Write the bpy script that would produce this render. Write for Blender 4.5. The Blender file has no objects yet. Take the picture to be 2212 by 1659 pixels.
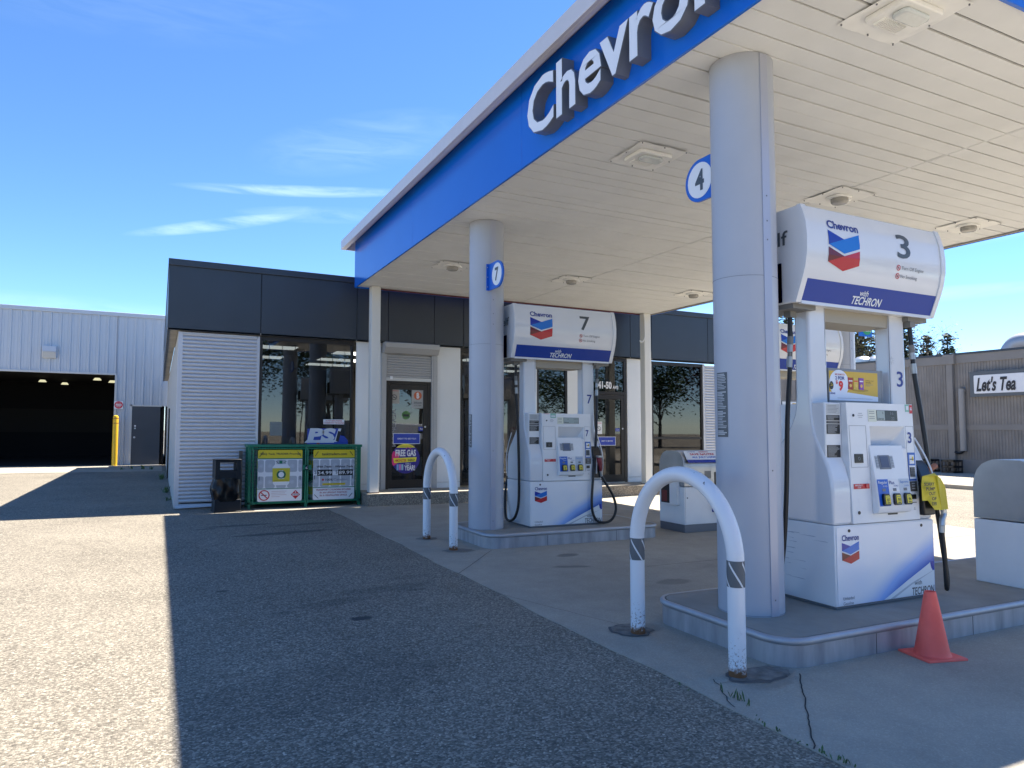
import bpy, math, random
from mathutils import Vector, Matrix
random.seed(7)
R = math.radians
scene = bpy.context.scene
K = .009                       # the lot falls gently to the right

# ---------------------------------------------------------------- camera
cd = bpy.data.cameras.new('camera'); cam = bpy.data.objects.new('camera', cd)
scene.collection.objects.link(cam)
cd.sensor_width = 36; cd.lens = 36 * 1534 / 2212; cd.clip_end = 2000; cd.clip_start = .05
cam.location = (0, 0, 1.6)
cam.rotation_euler = (R(90) + math.atan(93.5 / 1534), 0, -R(26.4))
scene.camera = cam
# ---------------------------------------------------------------- sun and sky
SUNV = Vector((.588, .135, 1)).normalized()      # towards the sun
sl = bpy.data.lights.new('sun', 'SUN'); sl.energy = 5.0; sl.angle = R(.5); sl.color = (1, .93, .82)
sun = bpy.data.objects.new('sun', sl); scene.collection.objects.link(sun)
sun.rotation_euler = (SUNV).to_track_quat('Z', 'Y').to_euler(); sun.location = (20, 5, 40)
w = bpy.data.worlds.new('World'); scene.world = w; w.use_nodes = True
nt = w.node_tree; nt.nodes.clear()
N = nt.nodes.new; Lk = nt.links.new
out = N('ShaderNodeOutputWorld'); bg = N('ShaderNodeBackground'); sky = N('ShaderNodeTexSky')
sky.sky_type = 'NISHITA'; sky.sun_disc = False
sky.sun_elevation = math.asin(SUNV.z); sky.sun_rotation = math.atan2(SUNV.x, SUNV.y)
sky.air_density = .85; sky.dust_density = 0; sky.ozone_density = 4.5; sky.altitude = 1800
hs = N('ShaderNodeHueSaturation'); hs.inputs['Saturation'].default_value = 1.13; hs.inputs['Hue'].default_value = .502
Lk(sky.outputs[0], hs.inputs['Color'])
# thin wisps of cirrus
tc = N('ShaderNodeTexCoord'); sep = N('ShaderNodeSeparateXYZ'); Lk(tc.outputs['Generated'], sep.inputs[0])
def M(op, a, b=None):
    x = N('ShaderNodeMath'); x.operation = op
    for i, v in enumerate((a, b)):
        if v is None: continue
        if isinstance(v, (int, float)): x.inputs[i].default_value = v
        else: Lk(v, x.inputs[i])
    return x.outputs[0]
az = M('ARCTAN2', sep.outputs[0], sep.outputs[1]); el = M('ARCSINE', sep.outputs[2])
mp = N('ShaderNodeMapping'); mp.inputs['Scale'].default_value = (5, 5, 30); mp.inputs['Rotation'].default_value = (0, R(-5), R(20))
nz = N('ShaderNodeTexNoise'); nz.inputs['Scale'].default_value = 1.6; nz.inputs['Detail'].default_value = 8; nz.inputs['Distortion'].default_value = .8; nz.inputs['Roughness'].default_value = .62
Lk(tc.outputs['Generated'], mp.inputs['Vector']); Lk(mp.outputs[0], nz.inputs['Vector'])
cl = None
for (a0, e0, ra, re, sl, st) in ((.17, .313, .17, .008, .06, .9), (.07, .262, .12, .009, .22, 1.0), (.20, .285, .12, .012, .05, .4), (-.05, .50, .3, .05, .1, .12), (.25, .38, .16, .04, .2, .25), (.86, .16, .3, .012, .0, .6), (1.0, .23, .3, .02, .03, .4), (-1.6, .3, .6, .1, 0, .6), (2.6, .35, .8, .1, 0, .6), (.0, .14, .5, .02, 0, .25)):
    u = M('DIVIDE', M('SUBTRACT', az, a0), ra); v = M('DIVIDE', M('SUBTRACT', M('SUBTRACT', el, e0), M('MULTIPLY', M('SUBTRACT', az, a0), sl)), re)
    q = M('MULTIPLY', M('MAXIMUM', M('SUBTRACT', 1, M('ADD', M('MULTIPLY', u, u), M('MULTIPLY', v, v))), 0), st)
    cl = q if cl is None else M('MAXIMUM', cl, q)
fac = M('MULTIPLY', cl, M('MINIMUM', M('MAXIMUM', M('MULTIPLY', M('SUBTRACT', nz.outputs['Fac'], .33), 2.6), 0), 1))
mx = N('ShaderNodeMix'); mx.data_type = 'RGBA'; mx.inputs[7].default_value = (6.5, 7.6, 9, 1)
Lk(M('MULTIPLY', fac, .34), mx.inputs[0]); Lk(hs.outputs[0], mx.inputs[6]); Lk(mx.outputs[2], bg.inputs['Color'])
bg.inputs['Strength'].default_value = .106
Lk(bg.outputs[0], out.inputs['Surface'])
vs = scene.view_settings
vs.view_transform = 'Standard'; vs.look = 'None'; vs.gamma = 1; vs.exposure = 1.55

# ---------------------------------------------------------------- materials
MATS = {}
def mat(name, col, rough=.5, metal=0, noise=0, nscale=8, bump=0, bscale=60, spec=.5, emis=None, coat=0, stretch=None, col2=None):
    if name in MATS: return MATS[name]
    m = bpy.data.materials.new(name); m.use_nodes = True; MATS[name] = m
    t = m.node_tree; b = t.nodes['Principled BSDF']
    b.inputs['Base Color'].default_value = (*col, 1); b.inputs['Roughness'].default_value = rough
    b.inputs['Metallic'].default_value = metal; b.inputs['Specular IOR Level'].default_value = spec
    b.inputs['Coat Weight'].default_value = coat
    if emis: b.inputs['Emission Color'].default_value = (*emis[0], 1); b.inputs['Emission Strength'].default_value = emis[1]
    if noise or bump:
        c = t.nodes.new('ShaderNodeTexCoord'); mpp = t.nodes.new('ShaderNodeMapping'); t.links.new(c.outputs['Object'], mpp.inputs[0])
        if stretch: mpp.inputs['Scale'].default_value = stretch
    if noise:
        n = t.nodes.new('ShaderNodeTexNoise'); n.inputs['Scale'].default_value = nscale; n.inputs['Detail'].default_value = 6
        t.links.new(mpp.outputs[0], n.inputs['Vector'])
        r = t.nodes.new('ShaderNodeMapRange'); r.inputs[1].default_value = .3; r.inputs[2].default_value = .7
        r.inputs[3].default_value = 0; r.inputs[4].default_value = 1; t.links.new(n.outputs['Fac'], r.inputs[0])
        x = t.nodes.new('ShaderNodeMix'); x.data_type = 'RGBA'
        d = col2 or tuple(max(0, v * (1 - noise)) for v in col)
        x.inputs[6].default_value = (*d, 1); x.inputs[7].default_value = (*col, 1)
        t.links.new(r.outputs[0], x.inputs[0]); t.links.new(x.outputs[2], b.inputs['Base Color'])
        rr = t.nodes.new('ShaderNodeMapRange'); rr.inputs[3].default_value = min(1, rough + .12); rr.inputs[4].default_value = max(.03, rough - .05)
        t.links.new(n.outputs['Fac'], rr.inputs[0]); t.links.new(rr.outputs[0], b.inputs['Roughness'])
    if bump:
        n2 = t.nodes.new('ShaderNodeTexNoise'); n2.inputs['Scale'].default_value = bscale; n2.inputs['Detail'].default_value = 4
        t.links.new(mpp.outputs[0], n2.inputs['Vector'])
        bp = t.nodes.new('ShaderNodeBump'); bp.inputs['Strength'].default_value = bump; bp.inputs['Distance'].default_value = .01
        t.links.new(n2.outputs['Fac'], bp.inputs['Height']); t.links.new(bp.outputs[0], b.inputs['Normal'])
    return m

class NG:                                   # tiny node helper
    def __init__(s, m): s.t = m.node_tree; s.b = s.t.nodes['Principled BSDF']
    def n(s, k, **kw):
        x = s.t.nodes.new('ShaderNode' + k)
        for a, v in kw.items(): setattr(x, a, v)
        return x
    def l(s, a, b): s.t.links.new(a, b)
    def m(s, op, a, b=None, c=None):
        x = s.n('Math', operation=op)
        for i, v in enumerate((a, b, c)):
            if v is None: continue
            if isinstance(v, (int, float)): x.inputs[i].default_value = v
            else: s.l(v, x.inputs[i])
        return x.outputs[0]
    def mix(s, f, a, b):
        x = s.n('Mix', data_type='RGBA')
        for i, v in ((0, f), (6, a), (7, b)):
            if isinstance(v, (int, float)): x.inputs[i].default_value = v
            elif isinstance(v, tuple): x.inputs[i].default_value = (*v, 1)
            else: s.l(v, x.inputs[i])
        return x.outputs[2]
    def noise(s, vec, scale, detail=5, rough=.5):
        x = s.n('TexNoise'); x.inputs['Scale'].default_value = scale; x.inputs['Detail'].default_value = detail; x.inputs['Roughness'].default_value = rough
        s.l(vec, x.inputs['Vector']); return x.outputs['Fac']
    def rng(s, v, a, b, c=0, d=1):
        x = s.n('MapRange'); s.l(v, x.inputs[0])
        for i, q in enumerate((a, b, c, d)): x.inputs[i + 1].default_value = q
        return x.outputs[0]
    def spot(s, xyz, cx, cy, rx, ry, ang=0):      # soft-edged ellipse mask
        X, Y = xyz
        dx = s.m('SUBTRACT', X, cx); dy = s.m('SUBTRACT', Y, cy)
        ca, sa = math.cos(ang), math.sin(ang)
        u = s.m('DIVIDE', s.m('ADD', s.m('MULTIPLY', dx, ca), s.m('MULTIPLY', dy, sa)), rx)
        v = s.m('DIVIDE', s.m('SUBTRACT', s.m('MULTIPLY', dy, ca), s.m('MULTIPLY', dx, sa)), ry)
        return s.m('ADD', s.m('MULTIPLY', u, u), s.m('MULTIPLY', v, v))

def ground_mat(name, base, dark, grain, gscale, spots, joints=False):
    m = mat(name, base, .85); g = NG(m)
    c = g.n('TexCoord').outputs['Object']; sp = g.n('SeparateXYZ'); g.l(c, sp.inputs[0]); X, Y = sp.outputs[0], sp.outputs[1]
    big = g.rng(g.noise(c, .55, 5), .35, .65); mid = g.rng(g.noise(c, 4, 6, .6), .3, .7)
    v = g.n('TexVoronoi'); v.inputs['Scale'].default_value = gscale; v.inputs['Randomness'].default_value = 1; g.l(c, v.inputs['Vector'])
    hs_ = g.n('SeparateColor'); g.l(v.outputs['Color'], hs_.inputs[0])
    gr = g.m('MULTIPLY', g.m('ADD', g.m('SUBTRACT', g.m('POWER', hs_.outputs[0], 2.2), .33), g.m('MULTIPLY', g.m('GREATER_THAN', hs_.outputs[1], .95), .8)), grain)
    fine = g.m('MULTIPLY', g.m('SUBTRACT', g.noise(c, gscale * .45, 3), .5), grain * 1.1)
    k = g.m('ADD', g.m('ADD', gr, fine), g.m('ADD', g.m('MULTIPLY', g.m('SUBTRACT', big, .5), .20), g.m('MULTIPLY', g.m('SUBTRACT', mid, .5), .15)))
    k = g.m('ADD', k, 1.0)
    warp = g.m('MULTIPLY', g.m('SUBTRACT', g.noise(c, 7, 5, .65), .5), 1.6)
    dk = None
    for (cx, cy, rx, ry, a, s_) in spots:
        d = g.spot((X, Y), cx, cy, rx, ry, a)
        f = g.m('MULTIPLY', g.rng(g.m('ADD', d, warp), .55, 1.15, 1, 0), s_)
        dk = f if dk is None else g.m('MAXIMUM', dk, f)
    vm = g.n('VectorMath', operation='SCALE'); vm.inputs[0].default_value = base; g.l(k, vm.inputs['Scale'])
    col = vm.outputs[0]
    if dk is not None: col = g.mix(dk, col, dark)
    g.l(col, g.b.inputs['Base Color'])
    bp = g.n('Bump'); bp.inputs['Strength'].default_value = .55 if grain > .2 else .2; bp.inputs['Distance'].default_value = .006
    g.l(g.m('ADD', g.m('MULTIPLY', v.outputs['Distance'], -1.0), g.m('MULTIPLY', g.noise(c, gscale * .3, 4), .8)), bp.inputs['Height'])
    g.l(bp.outputs[0], g.b.inputs['Normal'])
    g.b.inputs['Specular IOR Level'].default_value = .25
    return m

def glass_mat(name, tint=(.3, .33, .34), refl=1.0):
    m = bpy.data.materials.new(name); m.use_nodes = True; MATS[name] = m; t = m.node_tree; t.nodes.clear()
    o = t.nodes.new('ShaderNodeOutputMaterial'); mx_ = t.nodes.new('ShaderNodeMixShader')
    tr = t.nodes.new('ShaderNodeBsdfTransparent'); tr.inputs[0].default_value = (*tint, 1)
    gl = t.nodes.new('ShaderNodeBsdfGlossy'); gl.inputs['Roughness'].default_value = .015; gl.inputs[0].default_value = (refl, refl, refl, 1)
    f = t.nodes.new('ShaderNodeFresnel'); f.inputs[0].default_value = 1.9
    t.links.new(f.outputs[0], mx_.inputs[0]); t.links.new(tr.outputs[0], mx_.inputs[1]); t.links.new(gl.outputs[0], mx_.inputs[2]); t.links.new(mx_.outputs[0], o.inputs[0])
    return m

# ---------------------------------------------------------------- mesh building
class MB:
    def __init__(s): s.v = []; s.f = []; s.mi = []; s.ms = []
    def mid(s, m):
        if m is None: m = s.ms[0] if s.ms else None
        if m not in s.ms: s.ms.append(m)
        return s.ms.index(m)
    def add(s, vs_, fs, m=None):
        i = s.mid(m); b = len(s.v); s.v += [tuple(q) for q in vs_]
        for f in fs: s.f.append(tuple(b + j for j in f)); s.mi.append(i)
        return s
    def box(s, x0, x1, y0, y1, z0, z1, m=None):
        v = [(x, y, z) for z in (z0, z1) for y in (y0, y1) for x in (x0, x1)]
        return s.add(v, [(0, 2, 3, 1), (4, 5, 7, 6), (0, 1, 5, 4), (2, 6, 7, 3), (0, 4, 6, 2), (1, 3, 7, 5)], m)
    def prism(s, pts, fn, a, b, m=None, caps=True):      # pts 2D; fn(u,v,w)->xyz ; from w=a to w=b
        n = len(pts); v = [fn(p[0], p[1], a) for p in pts] + [fn(p[0], p[1], b) for p in pts]
        fs = [(i, (i + 1) % n, n + (i + 1) % n, n + i) for i in range(n)]
        if caps: fs += [tuple(range(n - 1, -1, -1)), tuple(range(n, 2 * n))]
        return s.add(v, fs, m)
    def cyl(s, c, r, z0, z1, m=None, n=32, r2=None, axis='z', caps=True, a0=0, sx=1):
        r2 = r if r2 is None else r2; v = []
        for (zz, rr) in ((z0, r), (z1, r2)):
            for i in range(n):
                a = a0 + 2 * math.pi * i / n; p, q = rr * math.cos(a) * sx, rr * math.sin(a)
                v.append({'z': (c[0] + p, c[1] + q, zz), 'y': (c[0] + p, zz, c[1] + q), 'x': (zz, c[0] + p, c[1] + q)}[axis])
        fs = [(i, (i + 1) % n, n + (i + 1) % n, n + i) for i in range(n)]
        if caps: fs += [tuple(range(n - 1, -1, -1)), tuple(range(n, 2 * n))]
        return s.add(v, fs, m)
    def lathe(s, prof, c=(0, 0), m=None, n=32):          # prof: (r,z)
        v = []
        for r_, z_ in prof:
            for i in range(n):
                a = 2 * math.pi * i / n; v.append((c[0] + r_ * math.cos(a), c[1] + r_ * math.sin(a), z_))
        fs = [(j * n + i, j * n + (i + 1) % n, (j + 1) * n + (i + 1) % n, (j + 1) * n + i) for j in range(len(prof) - 1) for i in range(n)]
        fs += [tuple(range(n - 1, -1, -1)), tuple((len(prof) - 1) * n + i for i in range(n))]
        return s.add(v, fs, m)
    def tube(s, pts, r, m=None, n=12, smooth=6, radii=None):
        P = [Vector(p) for p in pts]
        if smooth and len(P) > 2:                        # catmull-rom
            Q = []
            for i in range(len(P) - 1):
                a = P[max(i - 1, 0)]; b = P[i]; c = P[i + 1]; d = P[min(i + 2, len(P) - 1)]
                for k in range(smooth):
                    t = k / smooth
                    Q.append(.5 * ((2 * b) + (c - a) * t + (2 * a - 5 * b + 4 * c - d) * t * t + (3 * b - a - 3 * c + d) * t ** 3))
            Q.append(P[-1]); P = Q
        v = []; up = Vector((0, 0, 1)); T0 = (P[1] - P[0]).normalized()
        u = T0.cross(up) if abs(T0.z) < .95 else T0.cross(Vector((0, 1, 0))); u.normalize()
        for i, p in enumerate(P):
            T = (P[min(i + 1, len(P) - 1)] - P[max(i - 1, 0)]).normalized()
            u = (u - T * u.dot(T)).normalized(); w_ = T.cross(u)
            rr = r if radii is None else radii[min(len(radii) - 1, int(i / len(P) * len(radii)))]
            for k in range(n):
                a = 2 * math.pi * k / n; v.append(p + (u * math.cos(a) + w_ * math.sin(a)) * rr)
        L_ = len(P)
        fs = [(j * n + i, j * n + (i + 1) % n, (j + 1) * n + (i + 1) % n, (j + 1) * n + i) for j in range(L_ - 1) for i in range(n)]
        fs += [tuple(range(n - 1, -1, -1)), tuple((L_ - 1) * n + i for i in range(n))]
        return s.add(v, fs, m)
    def poly(s, pts, fr, d=.002, m=None):                # thin plate: 2D points in a frame, thickness d outwards
        O, U, V = (Vector(q) for q in fr); W = U.cross(V).normalized()
        return s.prism(pts, lambda a, b, c: O + U * a + V * b + W * c, 0, d, m)
    def rect(s, x0, x1, z0, z1, fr, d=.002, m=None): return s.poly([(x0, z0), (x1, z0), (x1, z1), (x0, z1)], fr, d, m)
    def disc(s, cx, cz, r, fr, d=.002, m=None, n=28, r_z=None):
        rz = r if r_z is None else r_z
        return s.poly([(cx + r * math.cos(2 * math.pi * i / n), cz + rz * math.sin(2 * math.pi * i / n)) for i in range(n)], fr, d, m)
    def ring(s, cx, cz, r1, r2, fr, d=.002, m=None, n=28):
        O, U, V = (Vector(q) for q in fr); W = U.cross(V).normalized(); v = []
        for (r_, h) in ((r1, 0), (r2, 0), (r1, d), (r2, d)):
            v += [O + U * (cx + r_ * math.cos(2 * math.pi * i / n)) + V * (cz + r_ * math.sin(2 * math.pi * i / n)) + W * h for i in range(n)]
        fs = []
        for i in range(n):
            j = (i + 1) % n; fs += [(2 * n + i, 3 * n + i, 3 * n + j, 2 * n + j), (n + i, n + j, 3 * n + j, 3 * n + i), (j, i, 2 * n + i, 2 * n + j)]
        return s.add(v, fs, m)
    def line(s, a, b, w_, fr, d=.002, m=None):
        dx, dz = b[0] - a[0], b[1] - a[1]; l = math.hypot(dx, dz); px, pz = -dz / l * w_ / 2, dx / l * w_ / 2
        return s.poly([(a[0] - px, a[1] - pz), (b[0] - px, b[1] - pz), (b[0] + px, b[1] + pz), (a[0] + px, a[1] + pz)], fr, d, m)
    def text(s, txt, box, fr, d=.002, m=None, off=0, shear=0, keep=False, mirror=False, rot=False):
        x0, x1, z0, z1 = box; vs_, fs = text_geo(txt, off, shear)
        if not vs_: return s
        ax0 = min(v[0] for v in vs_); ax1 = max(v[0] for v in vs_); ay0 = min(v[1] for v in vs_); ay1 = max(v[1] for v in vs_)
        O, U, V = (Vector(q) for q in fr); W = U.cross(V).normalized(); o = []
        for v in vs_:
            a = (v[0] - ax0) / (ax1 - ax0); b = (v[1] - ay0) / (ay1 - ay0)
            if mirror: a = 1 - a
            if rot: a, b = 1 - b, a
            o.append(O + U * (x0 + a * (x1 - x0)) + V * (z0 + b * (z1 - z0)) + W * d)
        if mirror: fs = [tuple(reversed(f)) for f in fs]
        return s.add(o, fs, m)
    def build(s, name, parent=None, bevel=0, seg=2, ang=35, loc=None, sharp=True):
        me = bpy.data.meshes.new(name); me.from_pydata(s.v, [], s.f)
        for m in s.ms: me.materials.append(m)
        for p, i in zip(me.polygons, s.mi): p.material_index = i; p.use_smooth = True
        me.validate(); me.update()
        if sharp: me.set_sharp_from_angle(angle=R(ang))
        o = bpy.data.objects.new(name, me); scene.collection.objects.link(o)
        if parent: o.parent = parent
        if loc: o.location = loc
        if bevel:
            b = o.modifiers.new('bevel', 'BEVEL'); b.width = bevel; b.segments = seg; b.limit_method = 'ANGLE'; b.angle_limit = R(40)
        return o

TG = {}
def text_geo(txt, off=0, shear=0):
    k = (txt, off, shear)
    if k not in TG:
        c = bpy.data.curves.new('t', 'FONT'); c.body = txt; c.offset = off; c.shear = shear; c.resolution_u = 3; c.fill_mode = 'FRONT'
        o = bpy.data.objects.new('t', c); scene.collection.objects.link(o)
        bpy.context.view_layer.update()
        e = o.evaluated_get(bpy.context.evaluated_depsgraph_get()); me = e.to_mesh()
        TG[k] = ([tuple(v.co) for v in me.vertices], [tuple(p.vertices) for p in me.polygons])
        e.to_mesh_clear(); bpy.data.objects.remove(o); bpy.data.curves.remove(c)
    return TG[k]

def thing(name, label, cat, loc=(0, 0, 0), rz=0, group=None):
    o = bpy.data.objects.new(name, None); scene.collection.objects.link(o); o.empty_display_size = .2
    o.location = loc; o.rotation_euler = (0, 0, rz); o['label'] = label; o['category'] = cat
    if group: o['group'] = group
    return o
def tag(o, label, cat, group=None):
    o['label'] = label; o['category'] = cat
    if group: o['group'] = group
    return o
def struct(o): o['kind'] = 'structure'; return o
def FY(y, x=0, z=0): return ((x, y, z), (1, 0, 0), (0, 0, 1))       # faces -Y (toward the camera side)
def FX(x, y=0, z=0): return ((x, y, z), (0, -1, 0), (0, 0, 1))      # faces -X ; u runs towards -Y
def at(fr, y=0): return fr

# ---------------------------------------------------------------- palette
white = mat('white_powder_coat', (.80, .81, .82), .32, noise=.07, nscale=3)
whiteg = mat('white_gloss', (.70, .72, .75), .12, noise=.05, nscale=2, coat=.3)
cream = mat('soffit_white', (.79, .80, .79), .45, noise=.07, nscale=2.2)
blue = mat('fascia_blue', (.005, .135, .62), .14, noise=.06, nscale=1, spec=.4)
blued = mat('deep_blue', (.012, .03, .28), .25)
bluem = mat('chevron_blue', (.008, .16, .58), .25); blueD = mat('chevron_dark_blue', (.01, .035, .34), .25)
redm = mat('chevron_red', (.48, .018, .03), .25); redD = mat('chevron_dark_red', (.14, .01, .02), .25)
greym = mat('column_grey', (.43, .455, .51), .38, noise=.06, nscale=2)
greyd = mat('sign_dark_grey', (.07, .085, .10), .4)
char = mat('fascia_charcoal', (.036, .046, .060), .32, noise=.12, nscale=1.3)
black = mat('black_plastic', (.012, .012, .014), .35); rubber = mat('hose_rubber', (.012, .012, .013), .42)
alu = mat('anodised_aluminium', (.5, .51, .52), .35, .8)
steel = mat('stainless_steel', (.42, .42, .42), .30, 1, noise=.2, nscale=4, stretch=(1, 1, 12))
yellow = mat('sign_yellow', (.72, .55, .02), .4); green = mat('cage_green', (.008, .19, .10), .38, noise=.2, nscale=8)
paper = mat('paper_white', (.75, .76, .78), .5); ink = mat('ink_black', (.02, .02, .025), .5); inkg = mat('ink_grey', (.16, .17, .19), .5)
inkb = mat('ink_blue', (.015, .04, .25), .4); inkr = mat('ink_red', (.5, .015, .03), .4)
bronze = mat('bronze_frame', (.025, .021, .019), .35, .3)
glass = glass_mat('window_glass', (.30, .32, .34), .8)
wpanel = mat('white_wall_panel', (.74, .75, .74), .45, noise=.05, nscale=1.5)

# ---------------------------------------------------------------- ground
asphalt = ground_mat('asphalt', (.215, .190, .150), (.035, .035, .037), 1.0, 85,
    [(1.58, 6.05, .10, .07, 0, .85), (1.5, 6.7, .45, .12, .2, .22), (2.1, 7.05, .5, .14, .15, .28), (2.5, 7.5, .3, .1, .2, .2), (2.35, 6.9, .12, .05, .1, .35), (1.0, 6.5, .14, .06, 0, .25), (1.25, 12.55, .55, .10, .1, .6), (1.75, 11.4, .75, .14, .15, .6), (2.2, 12.3, .7, .12, .2, .4), (.7, 12.3, .2, .05, .1, .5), (1.0, 4.6, .9, .5, .3, .18), (.6, 7.6, .07, .05, 0, .6)])
concrete = ground_mat('concrete', (.36, .325, .265), (.10, .095, .085), .16, 120,
    [(4.74, 7.95, .17, .10, .2, .6), (4.39, 7.26, .24, .07, -.3, .55), (4.95, 6.1, .22, .13, .1, .45), (3.6, 3.5, .30, .16, .4, .35), (3.5, 4.8, .26, .16, 0, .3), (3.6, 8.78, .22, .12, 0, .4), (7.0, 6.8, 1.4, .5, .2, .2)])
aggr = ground_mat('exposed_aggregate', (.24, .21, .17), (.06, .05, .04), .8, 70, [])
def sheet(name, x0, x1, y0, y1, z, m, nx=1, holes=None):
    b = MB(); b.add([(x0, y0, z), (x1, y0, z), (x1, y1, z), (x0, y1, z)], [(0, 1, 2, 3)], m); return struct(b.build(name))
sheet('asphalt_ground', -300, 400, -300, 400, 0, asphalt)
# concrete apron with a slightly wandering edge
b = MB(); pts = []
for i in range(0, 61):
    y = -8 + i * (14.5 + 8) / 60; pts.append((3.0 + .015 * math.sin(y * 2.1) + .01 * math.sin(y * 5.3) + (.07 if y > 12 else .07 * max(0, (y - 3) / 9)), y))
pts = [(12.35, -8)] + pts + [(12.35, 14.5)]
b.prism(pts, lambda u, v, w_: (u, v, w_), -.03, .006, concrete)
struct(b.build('concrete_apron'))
# saw-cut joints and cracks in the concrete
jm = mat('joint_dark', (.03, .03, .03), .9)
def crack(name, pts, wd, z=.010, m=jm):
    b = MB()
    for (a, c) in zip(pts[:-1], pts[1:]):
        dx, dy = c[0] - a[0], c[1] - a[1]; l = math.hypot(dx, dy) or 1; px, py = -dy / l * wd / 2, dx / l * wd / 2
        b.add([(a[0] - px, a[1] - py, z), (c[0] - px, c[1] - py, z), (c[0] + px, c[1] + py, z), (a[0] + px, a[1] + py, z)], [(0, 1, 2, 3)], m)
    return struct(b.build(name))
def wob(a, c, n, amp):
    o = []
    for i in range(n + 1):
        t = i / n; o.append((a[0] + (c[0] - a[0]) * t + random.uniform(-amp, amp), a[1] + (c[1] - a[1]) * t + random.uniform(-amp, amp)))
    return o
crack('pavement_joint', wob((3.84, 3.46), (3.0, 2.62), 26, .006), .008)
crack('pavement_joint', wob((3.02, 7.41), (3.98, 8.64), 10, .004), .007)
crack('pavement_joint', wob((3.02, 6.35), (3.44, 4.95), 8, .01), .004)
crack('pavement_crack', wob((3.25, 3.62), (3.02, 3.2), 8, .012), .006)
crack('pavement_crack', wob((3.42, 3.5), (3.2, 3.55), 5, .01), .003)
for y in (6.9, 11.5): crack('pavement_joint', wob((5.2, y), (12.3, y), 12, .002), .008)
crack('pavement_joint', [(7.2, -2), (7.2, 3.4)], .008)
for y, x1 in ((3.3, 0),): pass
# pavement beyond the apron, walkway before the store
sheet('concrete_strip', -8, .15, 29.0, 34, .008, concrete)
sheet('concrete_strip', 1.7, 3.9, 14.5, 15.5, .005, concrete)
b = MB(); b.box(3.88, 15.3, 14.5, 15.6, -.1, .25, aggr); b.box(3.88, 15.3, 14.49, 15.6, .25, .262, concrete)
struct(b.build('raised_walkway', bevel=.015))
b = MB(); b.box(20.8, 21.1, -40, 40, -.1, .12, concrete); struct(b.build('kerb', bevel=.02))
b = MB(); b.box(21.1, 27.5, -40, 40, -.1, .115, concrete); struct(b.build('pavement'))

# ---------------------------------------------------------------- canopy
can = thing('fuel_canopy', 'large flat fuel canopy with blue fascia, white trim and white slatted soffit', 'canopy', (0, 0, 0))
H = 4.62; X0, X1, Y0, Y1 = 3.67, 11.36, 2.75, 14.85; YT = 3.0
b = MB()
y = 3.831 - .208 * 6; i = 0; edges = []
while y < Y1: edges.append(y); y += .208
edges = [Y0] + [e for e in edges if e > Y0 + .05] + [Y1]
rr = random.Random(3)
for a, c in zip(edges[:-1], edges[1:]):
    for (xa, xb) in ((X0, 7.56), (7.60, X1)):
        g = rr.choice((.008, .010, .016, .020)); dz = rr.uniform(-.004, .004)
        b.box(xa, xb, a + g, c, H + dz, H + .02, cream)
b.box(7.561, 7.575, Y0, Y1, H - .002, H + .02, cream); b.box(7.585, 7.599, Y0, Y1, H - .002, H + .02, cream)
b.build('soffit', can, bevel=.002, seg=1)
b = MB(); b.box(X0, X1, Y0, Y1, H + .03, H + .05, mat('gap_dark', (.05, .045, .04), .9)); b.box(X0 + .05, X1 - .05, 3.05, Y1 - .05, 5.55, 5.60, cream); b.build('roof_deck', can)
b = MB()
tj = [3.0, 3.1, 7.08, 10.99, Y1]
for a, c in zip(tj[:-1], tj[1:]): b.box(X0 - .03, X0, a + .003, c - .0, H - .03, 5.585, blue)
b.box(X0 - .03, X1 + .03, Y0 - .03, Y0, H - .03, 4.75, blue); b.box(X0, X1 + .03, Y1, Y1 + .03, H - .03, 5.585, blue)  # unseen near fascia kept low so sun reaches the near pavement corner
b.box(X1, X1 + .03, Y0, Y1, H - .03, 5.4, blue)
b.box(X0 - .03, X0, Y0, 3.0, H - .03, 4.75, blue); b.build('fascia', can, bevel=.003, seg=1)
b = MB(); g2 = mat('trim_grey', (.30, .28, .26), .5)
b.box(X1 - .05, X1 - .001, Y0 + .01, Y1 - .01, H - .025, H - .005, g2); b.box(X0 + .3, X1 - .05, Y1 - .05, Y1 - .002, H - .03, H - .005, mat('red_edge', (.12, .03, .03), .5))
b.build('edge_strip', can)
trim = mat('trim_white', (.62, .61, .64), .35, noise=.04)
b = MB()
xs = 3.42
for a, c in ((3.0, 4.2), (4.2, 8.8), (8.8, 13.2), (13.2, 15.16)): b.box(xs, xs + .04, a + .002, c - .002, 5.46, 5.655, trim)
b.box(xs + .04, X0 + .25, 3.0, 15.16, 5.60, 5.65, trim); b.box(xs, 12.3, 2.96, 3.0, 5.46, 5.655, trim); b.box(xs, 12.3, 15.16, 15.2, 5.46, 5.655, trim)  # unseen near trim set back and right overhang widened to place the shadow
b.box(12.26, 12.3, 3.0, 15.16, 5.46, 5.655, trim); b.box(X0 + .25, 12.26, 3.0, 15.16, 5.61, 5.64, trim)
b.box(xs + .04, xs + .10, 3.0, 15.16, 5.46, 5.475, trim)
b.build('roof_trim', can, bevel=.004, seg=1)

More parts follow.
